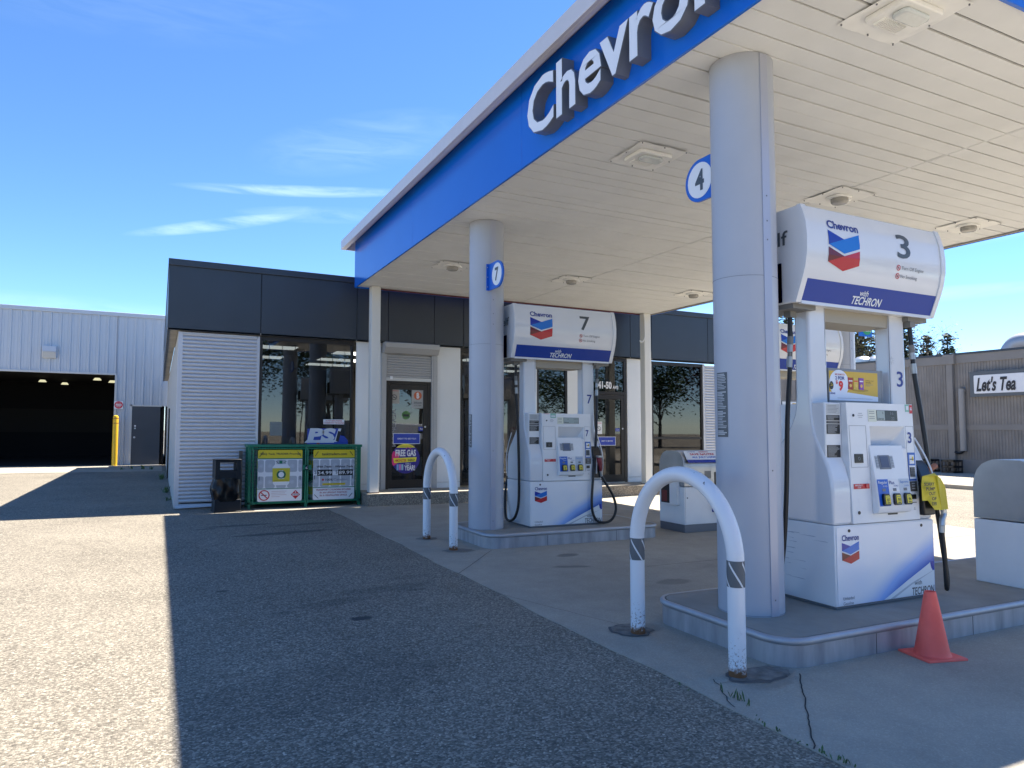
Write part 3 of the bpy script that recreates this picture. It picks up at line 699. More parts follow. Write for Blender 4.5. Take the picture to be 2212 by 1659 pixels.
    def bent(b, nm):                      # slice facets into thin bands, then lay them on the curved face
        V2, F2_, M2 = [], [], []
        for f, mi in zip(b.f, b.mi):
            P_ = [b.v[q] for q in f]; zl = min(p[2] for p in P_); zh = max(p[2] for p in P_); cuts = [zl] + [q[1] for q in prof if zl < q[1] < zh] + [zh]
            for a, c in zip(cuts[:-1], cuts[1:]):
                Q = P_
                for lim, sg_ in ((a, 1), (c, -1)):
                    o_2 = []
                    for u_, w2 in zip(Q, Q[1:] + Q[:1]):
                        du, dw = (u_[2] - lim) * sg_, (w2[2] - lim) * sg_
                        if du >= 0: o_2.append(u_)
                        if du * dw < 0: k_ = du / (du - dw); o_2.append(tuple(u_[r_] + (w2[r_] - u_[r_]) * k_ for r_ in range(3)))
                    Q = o_2
                    if len(Q) < 3: break
                if len(Q) >= 3: n0 = len(V2); V2 += Q; F2_.append(tuple(range(n0, n0 + len(Q)))); M2.append(mi)
        b.v, b.f, b.mi = [(x, face_y(z_) - .0032 + y_, z_) for (x, y_, z_) in V2], F2_, M2
        b.build(nm, hd, sharp=False)
    b = MB(); b.text('Chevron', (-.62, -.25, 3.06, 3.132), F0_, 0, inkb, off=.03)
    for top, (cl, cr_) in ((3.045, (blueD, bluem)), (2.905, (redD, redm))):
        h, dip = .12, .06
        b.add([(-.62, 0, top), (-.62, 0, top - h), (-.435, 0, top - dip)], [(0, 1, 2)], cl)
        b.add([(-.62, -.0006, top - h), (-.435, -.0006, top - h - dip), (-.25, -.0006, top - h), (-.25, -.0006, top), (-.435, -.0006, top - dip)], [(0, 1, 4), (1, 2, 3), (1, 3, 4)], cr_)
    bent(b, 'emblem')
    b = MB(); b.text(num, (.23, .405, 2.91, 3.125), F0_, 0, greyd, off=.015); bent(b, 'header_number')
    for z_, s_ in ((2.825, 'Turn Off Engine'), (2.755, 'No Smoking')):
        b = MB()
        b.ring(.245, z_, .019, .025, F0_, .0005, inkr, n=20); b.line((.232, z_ + .013), (.258, z_ - .013), .005, F0_, .001, inkr); b.rect(.235, .255, z_ - .006, z_ + .004, F0_, .0002, inkg)
        b.text(s_, (.285, .58 if 'T' in s_[:1] else .505, z_ - .02, z_ + .018), F0_, 0, inkg); bent(b, 'header_notice')
    FE = FX(-.8775); b = MB(); b.text('Self', (-.10, .215, 2.93, 3.05), FE, .0, greyd, off=.01); b.rect(-.24, .145, 2.462, 2.79, FE, -.0, blued)
    b.add([(-.8772, .24, 2.462), (-.8772, -.145, 2.462), (-.8772, -.145, 2.79), (-.8772, .24, 2.79)], [(0, 1, 2, 3)], blued); b.build('end_graphic', hd)
    b = MB(); gu = mat('underside_grey', (.20, .195, .18), .6)
    for xx in (-.72, .72): b.box(xx - .13, xx + .13, -.23, .23, 2.41, 2.449, gu)
    b.box(-.40, .40, -.16, .16, 2.34, 2.449, mat('crossbar_tan', (.36, .33, .27), .6)); b.build('underside_box', hd)
    # ad panel between the uprights
    if ad:
        b = MB(); b.box(-.39, .275, -.172, -.09, 1.655, 1.948, mat('ad_frame', (.20, .22, .24), .4)); b.box(.275, .30, -.172, .0, 1.655, 1.95, MATS['ad_frame']); adp = b.build('advert_frame', t, bevel=.004)
        FA = FY(-.1722); b = MB()
        if ad == '9':
            b.rect(-.385, .225, 1.675, 1.925, FA, .002, mat('ad_gold', (.62, .40, .04), .35)); b.rect(-.385, .225, 1.675, 1.705, FA, .003, mat('ad_white', (.70, .76, .86), .35))
            b.poly([(-.385, 1.70), (.225, 1.70), (.225, 1.715), (-.15, 1.745), (-.385, 1.745)], FA, .0035, MATS['ad_white']); b.disc(-.265, 1.82, .12, FA, .004, MATS['ad_white'], r_z=.115)
            b.text('MIX & MATCH', (-.315, -.20, 1.888, 1.903), FA, .006, inkr, off=.01); b.text('2 FOR', (-.315, -.20, 1.85, 1.88), FA, .006, inkb, off=.03)
            b.text('9', (-.275, -.22, 1.755, 1.842), FA, .006, mat('ad_red', (.65, .02, .02), .4), off=.05); b.text('$', (-.308, -.285, 1.81, 1.845), FA, .006, MATS['ad_red'], off=.04)
            for k, c_ in enumerate(((.35, .03, .02), (.62, .45, .08), (.22, .05, .35))):
                x = -.16 + k * .068; m_ = mat('bag_%d' % k, c_, .4); b.poly([(x, 1.775), (x + .06, 1.77), (x + .057, 1.82), (x + .062, 1.872), (x, 1.875), (x + .004, 1.82)], FA, .007 + .001 * k, m_)
                b.rect(x + .008, x + .052, 1.84, 1.85, FA, .010, paper if k != 1 else MATS['ad_red']); b.disc(x + .03, 1.805, .014, FA, .010, mat('chip_gold', (.75, .5, .12), .5))
            b.disc(.0, 1.768, .10, FA, .0045, mat('ad_shadow_print', (.42, .27, .03), .5), r_z=.012)
            b.text('Doritos, Lay\'s', (.07, .175, 1.848, 1.86), FA, .004, ink); b.text('& Ruffles', (.07, .14, 1.832, 1.844), FA, .004, ink)
            for k in range(2): b.rect(.07, .16 - .04 * k, 1.818 - .01 * k, 1.821 - .01 * k, FA, .004, inkg)
            b.disc(-.362, 1.80, .023, FA, .006, ink, r_z=.035); b.text('2x', (-.376, -.348, 1.795, 1.82), FA, .008, yellow); b.text('URNIE', (-.383, -.32, 1.725, 1.74), FA, .006, inkb, off=.02)
            b.rect(-.29, .15, 1.694, 1.696, FA, .0045, inkg)
        else:
            b.rect(-.385, .225, 1.675, 1.925, FA, .002, mat('ad_white', (.70, .76, .86), .35)); b.text('3 FOR', (-.315, -.22, 1.86, 1.885), FA, .006, inkb, off=.03); b.text('8', (-.275, -.22, 1.765, 1.85), FA, .006, mat('ad_red', (.65, .02, .02), .4), off=.05); b.text('$', (-.315, -.285, 1.81, 1.85), FA, .006, MATS['ad_red'], off=.04)
            b.rect(-.15, .2, 1.74, 1.9, FA, .004, mat('ad_gold', (.62, .40, .04), .35))
        b.build('advert', adp)
    b = MB(); F_ = FY(-.1772); b.text(num, (.482, .568, 1.815, 1.955), F_, .0, inkb, off=.01); b.build('upright_number', t)
    if num == '3':
        b = MB(); Fw = FY(-.1758)
        for k in range(8):
            a = R(45 * k); b.line((.42 + .012 * math.cos(a), 2.05 + .012 * math.sin(a)), (.42 + .035 * math.cos(a), 2.05 + .035 * math.sin(a)), .0025, Fw, .001, MATS['key_bed'])
        b.build('snow_mark', t)
    # hoses, boots and nozzles
    if num == '3':
        HR = [(.66, -.19, 2.46), (.67, -.19, 2.3), (.675, -.20, 2.15), (.68, -.21, 1.93), (.70, -.25, 1.55), (.71, -.28, 1.25), (.73, -.30, .95), (.755, -.33, .7), (.765, -.36, .4), (.765, -.39, .15), (.74, -.40, .055), (.72, -.41, .12), (.715, -.405, .35), (.705, -.40, .5), (.70, -.40, .58)]
        HL = [(-.72, -.08, 2.46), (-.73, -.08, 2.1), (-.74, -.08, 1.9), (-.78, -.08, 1.5), (-.80, -.07, .9), (-.81, -.03, .4), (-.78, .08, .08), (-.74, .22, .07), (-.70, .36, .3), (-.60, .43, .6), (-.56, .43, .72)]
    else:
        HR = [(.66, -.19, 2.46), (.655, -.19, 2.2), (.64, -.21, 1.8), (.56, -.30, 1.25), (.44, -.41, .78), (.40, -.42, .3), (.46, -.425, .09), (.60, -.43, .03), (.75, -.43, .07), (.825, -.43, .22), (.775, -.43, .42), (.64, -.43, .62), (.57, -.43, .72)]
        HL = [(-.70, -.08, 2.46), (-.69, -.08, 2.1), (-.685, -.09, 1.75), (-.665, -.10, 1.26), (-.655, -.10, .45), (-.68, -.06, .17), (-.70, .08, .06), (-.70, .25, .10), (-.66, .36, .36), (-.60, .43, .6), (-.56, .43, .72)]
    swm = mat('swivel_grey', (.42, .43, .42), .35, .5)
    for s_, Hh in ((1, HR), (-1, HL)):
        b = MB(); b.tube(Hh, .0195, rubber, n=12); h_ = b.build('hose', t)
        b = MB(); p0 = Vector(Hh[1]); p1 = Vector(Hh[3])
        for (a, c, r_, m_) in ((2.235, 2.20, .020, rubber), (2.20, 2.13, .025, MATS['underside_grey']), (2.13, 2.07, .023, swm), (2.07, 2.03, .019, MATS['underside_grey']), (2.03, 1.94, .024, swm)):
            ta, tc_ = (p0.z - a) / (p0.z - p1.z), (p0.z - c) / (p0.z - p1.z); b.tube([p0.lerp(p1, ta), p0.lerp(p1, tc_)], r_, m_, n=12, smooth=0)
        b.build('breakaway', h_); b = MB(); b.box(Hh[0][0] - .035, Hh[0][0] + .035, Hh[0][1] - .035, Hh[0][1] + .035, 2.36, 2.415, MATS['underside_grey']); b.build('hose_outlet', h_)
        # boot beside the head cabinet, on the near face at right and on the far face at left
        q = s_; X_ = lambda x: q * x; Y_ = lambda y: q * y
        bxx = lambda b, x0, x1, y0, y1, z0, z1, m: b.box(min(X_(x0), X_(x1)), max(X_(x0), X_(x1)), min(Y_(y0), Y_(y1)), max(Y_(y0), Y_(y1)), z0, z1, m)
        b = MB(); bxx(b, .447, .60, -.415, -.30, .70, .98, black); b.prism([(-.415, .98), (-.30, .98), (-.20, 1.20), (-.26, 1.22), (-.36, 1.12)], lambda u, v, w_: (X_(w_), Y_(u), v), .447, .60, black); bt = b.build('nozzle_boot', t, bevel=.012)
        b = MB(); b.tube([(X_(.612), Y_(-.38), .70), (X_(.617), Y_(-.40), .98), (X_(.612), Y_(-.34), 1.18), (X_(.607), Y_(-.24), 1.36)], .007, white, n=8); b.build('boot_trim', bt)
        if not bag or s_ < 0:
            b = MB(); red = mat('nozzle_maroon', (.20, .015, .025), .45)
            b.tube([(X_(.515), Y_(-.43), 1.02), (X_(.52), Y_(-.455), .95), (X_(.535), Y_(-.455), .88), (X_(.55), Y_(-.44), .80)], .03, red, n=12, radii=[.036, .040, .036, .028, .022])
            bxx(b, .48, .56, -.49, -.41, 1.0, 1.03, swm); bxx(b, .505, .53, -.49, -.47, .84, .98, red); nz_ = b.build('nozzle', t, bevel=.006)
            b = MB(); b.tube([(X_(.55), Y_(-.44), .80), Hh[-1]], .019, swm, n=10, smooth=0); b.build('nozzle_swivel', nz_)
            b = MB(); b.tube([(X_(.50), Y_(-.42), 1.0), (X_(.49), Y_(-.42), .88), (X_(.48), Y_(-.425), .76)], .012, alu, n=8); b.build('spout', nz_)
        else:
            b = MB(); br = mat('nozzle_faded_brown', (.30, .12, .07), .6); xx = .675
            b.tube([(xx - .03, -.28, .96), (xx - .015, -.32, 1.06), (xx + .01, -.34, 1.10), (xx + .055, -.34, 1.115)], .026, br, n=12); nz_ = b.build('nozzle', t)
            b = MB(); b.tube([(xx + .06, -.385, .78), (xx + .075, -.39, .70), (xx + .045, -.395, .66), (xx + .03, -.40, .60)], .024, alu, n=12); b.tube([(xx + .03, -.40, .60), (.70, -.40, .54)], .024, swm, n=12, smooth=0); b.build('nozzle_swivel', nz_)
    if num == '3':
        rnd = random.Random(4); b = MB(); FSL = ((-.6157, 0, 0), (0, -1, 0), (0, 0, 1)); sc_ = mat('scuff_grey', (.42, .45, .50), .5)
        for k in range(16):
            u = rnd.uniform(-.2, .33); v = rnd.uniform(.15, .6); l_ = rnd.uniform(.04, .16); b.poly([(u - l_, v), (u, v + rnd.uniform(.001, .004)), (u + l_ * .2, v - .002), (u, v - rnd.uniform(.001, .003))], FSL, .0006, sc_)
        b.build('scuff_marks', t)
    return t
pump((5.435, 4.335, .2), '3', 'nearest fuel pump, number 3 on its header, with a bagged right nozzle', ad='9', bag=True)
pump((5.41, 9.45, .2), '7', 'fuel pump number 7 on the far island beside the grey round column')
pump((9.90, 8.97, .2), '5', 'third fuel pump on the right, partly hidden behind pump 3', ad='8')

# bag on the nozzle
t = thing('out_of_order_bag', 'yellow paper bag marked sorry pump out of order over the near pump nozzle', 'bag', (5.435 + .615 - .075, 4.335 - .36 - .05, .2))
ym = mat('bag_yellow', (.72, .56, .02), .45, noise=.12, nscale=9, bump=.25, bscale=9)
b = MB()
# front leaf, fold and side leaf (local to the thing)
def bp(x, z_, y_): k = (y_ + .435) * 1.56; return (x + k - .615, y_ + .36, z_)
Fp = [bp(.395, .83, -.40), bp(.389, .969, -.40), bp(.405, 1.036, -.39), bp(.568, 1.061, -.40), bp(.609, 1.040, -.42), bp(.652, .746, -.42), bp(.555, .750, -.41), bp(.47, .83, -.40)]
Sp = [bp(.609, 1.040, -.42), bp(.65, 1.01, -.36), bp(.712, .934, -.33), bp(.743, .738, -.34), bp(.652, .746, -.42)]
def solid(b, P, off, m):
    n = len(P); Q = [(p[0] + off[0], p[1] + off[1], p[2] + off[2]) for p in P]
    b.add(P + Q, [tuple(range(n)), tuple(range(2 * n - 1, n - 1, -1))] + [(i, n + i, n + (i + 1) % n, (i + 1) % n) for i in range(n)], m)
solid(b, Fp, (.004, .006, 0), ym); solid(b, Sp, (-.004, .006, 0), ym)
solid(b, [Fp[2], Fp[3], Sp[1], Fp[4]], (0, .004, -.003), ym)
b.build('bag_sheet', t)
b = MB(); px = bp(.50, .9, -.425); FBG = ((px[0] - .50 - .003, px[1] - .003, 0), (1, 0, 0), (0, 0, 1))
for s_, x0, x1, z_ in (('SORRY', .40, .535, .972), ('PUMP', .424, .542, .932), ('OUT', .46, .548, .892), ('OF', .498, .558, .848), ('DER', .497, .562, .805)):
    b.text(s_, (x0 + .02, x1 + .02, z_ - .014, z_ + .014), FBG, .004, ink, off=.03)
b.build('lettering', t)
b = MB(); b.box(-.02, .10, .035, .12, .50 + .2, .74 + .2, mat('boot_scuffed', (.02, .02, .022), .6, bump=.3, bscale=30)); b.build('inner_guard', t, bevel=.01)

# ---------------------------------------------------------------- cone
t = thing('traffic_cone', 'scuffed orange-red traffic cone against the near island edge', 'cone', (5.03, 3.33, 0), R(-14))
om = mat('cone_orange', (1.0, .155, .11), .55, noise=.25, nscale=5, bump=.15, bscale=80, col2=(.85, .12, .09))
b = MB(); b.prism([(-.165, -.15), (.165, -.15), (.165, .15), (-.165, .15)], lambda u, v, w_: (u, v, w_), 0, .022, om); b.build('base', t, bevel=.012, seg=3)
b = MB(); b.lathe([(.125, .02), (.118, .03), (.110, .06), (.042, .44), (.036, .462), (.030, .46), (.030, .42)], (0, 0), om, n=40); b.build('body', t)

# ---------------------------------------------------------------- hoop bollards
def arch_mat():
    m = mat('bollard_white', (.74, .76, .79), .35); g = NG(m); c = g.n('TexCoord').outputs['Object']; sp = g.n('SeparateXYZ'); g.l(c, sp.inputs[0]); Z_ = sp.outputs[2]
    n1 = g.noise(c, 55, 8, .75); n2 = g.noise(c, 22, 6, .7)
    low = g.rng(Z_, .02, .45, .215, 0); chip = g.rng(g.m('ADD', n1, low), .69, .76); base_ = g.rng(g.m('ADD', Z_, g.m('MULTIPLY', n2, .16)), .12, .155, 1, 0)
    vm_ = g.n('Mapping'); vm_.inputs['Scale'].default_value = (14, 14, 3); g.l(c, vm_.inputs[0]); big = g.rng(g.noise(vm_.outputs[0], 1, 4, .6), .735, .75)
    f = g.m('MAXIMUM', g.m('MULTIPLY', chip, .8), base_); col = g.mix(f, (.74, .76, .79), (.17, .075, .03)); col = g.mix(g.m('MULTIPLY', big, .9), col, (.04, .02, .015)); g.l(col, g.b.inputs['Base Color'])
    g.l(g.rng(f, 0, 1, .32, .85), g.b.inputs['Roughness']); return m
AM = arch_mat()
def arch(x, y0, y1, zt, lab):
    t = thing('hoop_bollard', lab, 'bollard', (x, (y0 + y1) / 2, 0), 0, 'white hoop bollards guarding the pump islands')
    r = .057; hw = (y1 - y0) / 2; pts = [(0, -hw, -.02), (0, -hw, .3)]; zc = zt - r - hw * 1.02
    for i in range(25):
        a = math.pi - i * math.pi / 24; pts.append((0, hw * math.cos(a), zc + hw * 1.02 * math.sin(a)))
    pts += [(0, hw, .3), (0, hw, -.02)]
    b = MB(); b.tube(pts, r, AM, n=28, smooth=2); b.build('hoop', t)
    for s_ in (-1, 1):
        b = MB(); b.cyl((0, s_ * hw), r + .0015, .585, .755, mat('tape_grey', (.10, .115, .13), .5), n=28, caps=False)
        tw = mat('tape_white', (.7, .72, .74), .5)
        for k in range(4):
            v = []
            for i in range(13):
                a = R(k * 90) + i / 12 * R(100); z_ = .755 - .17 * i / 12
                v += [((r + .003) * math.cos(a), s_ * hw + (r + .003) * math.sin(a), min(.755, z_)), ((r + .003) * math.cos(a), s_ * hw + (r + .003) * math.sin(a), max(.585, z_ - .022))]
            b.add(v, [(2 * i, 2 * i + 1, 2 * i + 3, 2 * i + 2) for i in range(12)], tw)
        b.build('reflective_tape', t)
arch(3.435, 3.60, 4.68, 1.345, 'nearest white hoop bollard with chipped paint beside the near island')
arch(3.54, 8.88, 9.93, 1.35, 'smaller looking far white hoop bollard in front of the shuttered door')
b = MB()
hm = mat('broken_concrete', (.24, .22, .19), .95, bump=1, bscale=30, noise=.5, nscale=14); he = mat('hole_rim', (.13, .12, .11), .95)
blob_pts = 1
def blob(b, cx_, cy_, rx, ry, z_, seed, m):
    rnd = random.Random(seed); n = 22; p = [(cx_ + rx * math.cos(2 * math.pi * i / n) * rnd.uniform(.82, 1.12), cy_ + ry * math.sin(2 * math.pi * i / n) * rnd.uniform(.82, 1.12), z_) for i in range(n)]
    b.add([(cx_, cy_, z_)] + p, [(0, i + 1, (i + 1) % n + 1) for i in range(n)], m)
blob(b, 3.44, 4.78, .18, .18, .009, 3, he); blob(b, 3.56, 3.56, .23, .14, .009, 4, he); blob(b, 3.445, 4.775, .165, .165, .0115, 3, hm); blob(b, 3.60, 3.57, .24, .12, .0115, 4, hm); blob(b, 3.55, 9.96, .16, .13, .010, 5, mat('dry_concrete', (.2, .19, .17), .9)); blob(b, 3.58, 8.84, .2, .12, .010, 6, MATS['dry_concrete'])
struct(b.build('broken_pavement'))

# ---------------------------------------------------------------- windshield kiosks
def kiosk(loc, plinth, label, wd=1.1):
    t = thing('service_kiosk', label, 'kiosk', loc, 0, 'washer kiosks with rounded steel hoods')
    d = .31; b = MB()
    if plinth: b.box(.004, wd - .004, -d + .004, d - .004, -plinth, .0, inkg)
    b.box(0, wd, -d, d, .0, .59, white); b.build('cabinet', t, bevel=.006)
    top = [(d, .6)] + [(d, .86)] + [(d - .18 * (1 - math.cos(R(a))), .90 + .25 * math.sin(R(a))) for a in (0, 20, 40, 60, 80)] + [(.12, 1.16), (-.12, 1.16)] + [(-(d - .18 * (1 - math.cos(R(a)))), .90 + .25 * math.sin(R(a))) for a in (80, 60, 40, 20, 0)] + [(-d, .86), (-d, .6)]
    hm_ = mat('hood_steel', (.48, .48, .48), .36, .75, noise=.25, nscale=2.5)
    b = MB(); b.prism(top, lambda u, v, w_: (w_, u, v), .0, wd, hm_); b.build('hood', t, bevel=.004, ang=30)
    b = MB(); a0 = Vector((0, -(d - .18 * (1 - math.cos(R(70)))), .90 + .25 * math.sin(R(70)))); a1 = Vector((0, -(d - .18 * (1 - math.cos(R(12)))), .90 + .25 * math.sin(R(12))))
    V_ = (a0 - a1); O_ = a1 + Vector((0, -.035, .02)); L_ = V_.length; fr = (tuple(O_), (1, 0, 0), tuple(V_.normalized()))
    b.rect(.06, wd - .03, 0, L_, fr, .006, paper); b.rect(.06, wd - .03, 0, L_ * .26, fr, .008, blued)
    b.text('SAVE 5¢/LITRE', (.16, .66, L_ * .60, L_ * .80), fr, .009, inkr, off=.03); b.text('ALL JULY LONG!', (.18, .70, L_ * .34, L_ * .54), fr, .009, mat('poster_blue', (.03, .12, .5), .4), off=.03)
    b.text('JOURNIE', (.13, .28, L_ * .87, L_ * .95), fr, .009, inkb, off=.02); b.text('MEMBERS', (.36, .55, L_ * .87, L_ * .95), fr, .009, inkr, off=.02)
    b.disc(.74, L_ * .72, .03, fr, .009, yellow); b.rect(.72, .82, L_ * .36, L_ * .56, fr, .009, inkr); b.poly([(.90, L_ * .35), (.98, L_ * .35), (.96, L_ * .6), (.95, L_ * .9), (.91, L_ * .9), (.93, L_ * .6)], fr, .009, inkg)
    b.text('Join today!', (.78, .93, L_ * .07, L_ * .18), fr, .009, paper, off=.01); b.rect(.95, 1.0, L_ * .05, L_ * .21, fr, .009, paper)
    b.build('poster', t)
    b = MB(); b.box(.62, wd - .05, -d - .003, -d + .1, .60, .82, black); b.box(.42, .55, -d - .003, -d + .01, .72, .84, MATS['underside_grey']); b.box(.78, .81, -d - .03, -d, .60, .80, inkr); b.text('Towel', (.76, .9, .845, .87), FY(-d - .001), .001, paper); b.build('squeegee_bin', t)
    b = MB(); b.prism([(.56, 0), (.62, -.09), (.90, -.09), (.96, 0)], lambda u, v, w_: (u, -d + v, w_), .18, .48, blued); b.build('waste_bin', t, bevel=.006)
    b = MB(); b.cyl((.06, .42), .012, -d - .006, -d, inkg, n=12, axis='y'); b.box(.02, .023, -d - .001, -d + .001, .02, .58, inkg); b.build('lock', t)
    if plinth:
        b = MB(); b.box(-.06, -.001, -.20, .20, .30, .68, white); b.box(-.062, -.059, -.02, .19, .32, .67, black); b.box(-.064, -.061, .04, .17, .34, .52, mat('dark_red', (.16, .02, .02), .4)); b.build('leaflet_box', t, bevel=.004)
    return t
kiosk((7.46, 9.22, .13), .125, 'white kiosk with grey hood and SAVE poster, between the two islands')
kiosk((7.06, 3.90, .2), 0, 'white kiosk with brushed steel hood cut off by the right edge of the photo', 1.1)

# ---------------------------------------------------------------- store
st_ = thing('store_building', 'low convenience store with charcoal fascia, dark windows and white wall panels', 'building', (0, 15.4, 0))
def S(y=0.1, dy=0): return FY(y + dy)
YW = .10   # wall plane in local y
corr = mat('corrugated_white', (.60, .61, .63), .35, .1, noise=.06, nscale=2)
def corrugated(x0, x1, z0, z1, y, pitch=.075, amp=.045, vertical=False, nm='corrugated_panel', parent=st_, m=corr):
    b = MB(); v = []; per = 8; L_ = (z1 - z0); n = int(L_ / pitch * per)
    for i in range(n + 1):
        z_ = z0 + L_ * i / n; yy = y - amp * abs(math.sin(math.pi * i / per)) ** .5; v += [(x0, yy, z_), (x1, yy, z_), (x1, y + .02, z_), (x0, y + .02, z_)]
    b.add(v, [(4 * i + a, 4 * i + c, 4 * i + 4 + c, 4 * i + 4 + a) for i in range(n) for a, c in ((0, 1), (1, 2), (3, 0))], m)
    return b.build(nm, parent, ang=60)
corrugated(.38, 1.78, .12, 3.46, YW); corrugated(13.74, 15.1, .25, 3.46, YW)
b = MB(); b.box(.30, .385, YW - .035, YW + .05, .03, 3.50, corr); b.box(1.775, 1.835, YW - .03, YW + .05, .03, 3.5, corr); b.box(13.68, 13.745, YW - .03, YW + .05, .25, 3.5, corr); b.box(.3, 1.8, YW - .03, YW + .03, 3.46, 3.50, corr); b.box(15.1, 15.15, YW - .03, YW + .05, .25, 3.5, corr); b.build('corner_trim', st_, bevel=.004)
b = MB(); b.add([(.33, YW - .06, .015), (1.7, YW - .05, .05), (1.7, YW - .01, .09), (.33, YW - .01, .10), (.33, YW - .06, .03), (1.7, YW - .05, .065)], [(0, 1, 5, 4), (4, 5, 2, 3)], corr); b.build('loose_flashing', st_)
stucco = mat('side_stucco', (.52, .51, .48), .9, noise=.12, nscale=3, bump=.5, bscale=40)
b = MB(); b.box(.30, .42, YW + .05, 18.4, -.05, 3.56, stucco); b.box(15.0, 15.15, YW + .06, 14, -.05, 3.56, stucco); b.box(.42, 15.0, 14, 14.12, 0, 3.56, stucco); b.build('side_wall', st_)
b = MB(); b.box(.285, .298, 9.4, 10.4, .02, 2.15, char); b.box(.27, .30, 9.35, 9.4, .02, 2.2, bronze); b.box(.27, .30, 10.4, 10.45, .02, 2.2, bronze); sd = b.build('side_door', st_); b = MB(); b.cyl((9.5, 1.0), .03, .24, .285, alu, n=12, axis='x'); b.build('handle', sd)
b = MB(); b.box(.1, .29, .07, 17.6, 3.535, 3.56, mat('soffit_stained', (.48, .44, .38), .7, noise=.3, nscale=2)); b.box(.1, 15.5, .0, YW + .05, 3.525, 3.555, MATS['soffit_stained']); b.build('eave_soffit', st_)
jn = [.10, 1.835, 3.838, 4.549, 5.64, 6.372, 8.35, 9.25, 11.151, 11.856, 13.811, 15.5]
b = MB()
for a, c in zip(jn[:-1], jn[1:]): b.box(a + .007, c - .007, .0, .05, 3.52, 4.80, char)
b.box(.10, 15.5, .02, .06, 3.55, 4.8, mat('joint_black', (.008, .009, .011), .6))
yy = .01
while yy < 17.5: b.box(.10, .15, yy + .005, min(yy + 2.6, 17.6) - .005, 3.52, 4.80, char); yy += 2.6
b.build('fascia_panel', st_, bevel=.002, seg=1)
b = MB(); b.box(.085, 15.52, -.04, .3, 4.80, 4.93, char); b.box(.085, .35, .3, 17.6, 4.80, 4.93, char); b.box(.35, 15.5, .3, 14, 4.6, 4.78, mat('roof_gravel', (.3, .29, .27), .9)); b.build('roof', st_, bevel=.006)
# white wall panels
for (a, c) in ((3.86, 4.42), (5.74, 6.33), (8.0, 8.38), (9.26, 9.95), (11.1, 11.9)):
    b = MB(); b.box(a, c, YW - .012, YW + .05, .395, 3.525, wpanel); b.build('wall_panel', st_, bevel=.003)
    b = MB(); b.box(a, c, YW - .012, YW + .05, .262, .388, wpanel); b.build('base_panel', st_, bevel=.003)
b = MB(); b.box(3.93, 3.98, YW - .03, YW - .012, 1.55, 1.70, paper); b.build('outlet_box', st_)
def window(x0, x1, z0, z1, parent=st_, mull=(), trans=()):
    b = MB(); w_ = .055; y0, y1 = YW - .005, YW + .07
    b.box(x0, x0 + w_, y0, y1, z0, z1, bronze); b.box(x1 - w_, x1, y0, y1, z0, z1, bronze); b.box(x0 + w_, x1 - w_, y0, y1, z1 - .09, z1, bronze); b.box(x0 + w_, x1 - w_, y0, y1, z0, z0 + w_, bronze)
    for m_ in mull: b.box(m_ - .03, m_ + .03, y0, y1, z0 + w_, z1 - .09, bronze)
    for m_ in trans: b.box(x0 + w_, x1 - w_, y0 + .002, y1 - .002, m_ - .03, m_ + .03, bronze)
    wn = b.build('window', parent, bevel=.003)
    b = MB(); b.box(x0 + w_, x1 - w_, YW + .03, YW + .036, z0 + w_, z1 - .09, glass); b.build('glass_pane', wn)
    b = MB(); x = x0 + .2
    gm = mat('grille_dark', (.012, .012, .012), .6)
    while x < x1 - .1: b.box(x - .005, x + .005, YW + .10, YW + .11, z0 + .05, z1 - .05, gm); x += .265
    for z_ in (z1 - .35, (z0 + z1) / 2 - .12, z0 + .75): b.box(x0, x1, YW + .112, YW + .12, z_ - .005, z_ + .005, gm)
    b.build('security_grille', wn)
    return wn
w1 = window(1.84, 3.80, .4, 3.525); w2 = window(6.33, 8.0, .30, 3.525, mull=(7.2,)); w3 = window(8.38, 9.26, .6, 3.525); w4 = window(11.9, 13.68, .3, 3.5, trans=(1.42,))
b = MB(); b.box(1.84, 3.80, YW - .005, YW + .05, .03, .4, bronze); b.box(1.84, 3.8, YW, YW + .07, 3.5, 3.53, bronze); b.build('window_kick_panel', st_)
def door(x0, x1, zt, head, parent=st_, trans=False):
    b = MB(); w_ = .08; y0, y1 = YW + .0, YW + .07; zb = .262
    b.box(x0, x0 + w_, y0, y1, zb, head, bronze); b.box(x1 - w_, x1, y0, y1, zb, head, bronze); b.box(x0 + w_, x1 - w_, y0, y1, head - .08, head, bronze)
    if trans: b.box(x0 + w_, x1 - w_, y0, y1, zt, zt + .08, bronze)
    d = b.build('door', parent, bevel=.003)
    b = MB(); a, c = x0 + w_ + .004, x1 - w_ - .004; t_ = zt - .004 if trans else head - .084
    b.box(a, a + .08, y0 + .005, y1 - .01, zb + .01, t_, bronze); b.box(c - .09, c, y0 + .005, y1 - .01, zb + .01, t_, bronze); b.box(a + .08, c - .09, y0 + .005, y1 - .01, t_ - .12, t_, bronze); b.box(a + .08, c - .09, y0 + .005, y1 - .01, zb + .01, zb + .20, bronze)
    b.cyl(((c - .045), 1.66), .022, y0 - .006, y0 + .01, alu, n=14, axis='y'); b.build('door_leaf', d, bevel=.003)
    b = MB(); b.box(a + .08, c - .09, YW + .03, YW + .036, zb + .20, t_ - .12, glass)
    if trans: b.box(x0 + w_, x1 - w_, YW + .03, YW + .036, zt + .08, head - .08, glass)
    b.build('glass_pane', d)
    b = MB(); b.box(x0 + w_, x1 - w_, YW - .02, YW + .08, zb, zb + .012, alu); b.build('threshold', d)
    return d
d1 = door(4.53, 5.60, 0, 2.70); d2 = door(9.95, 11.08, 2.55, 3.52, trans=True)
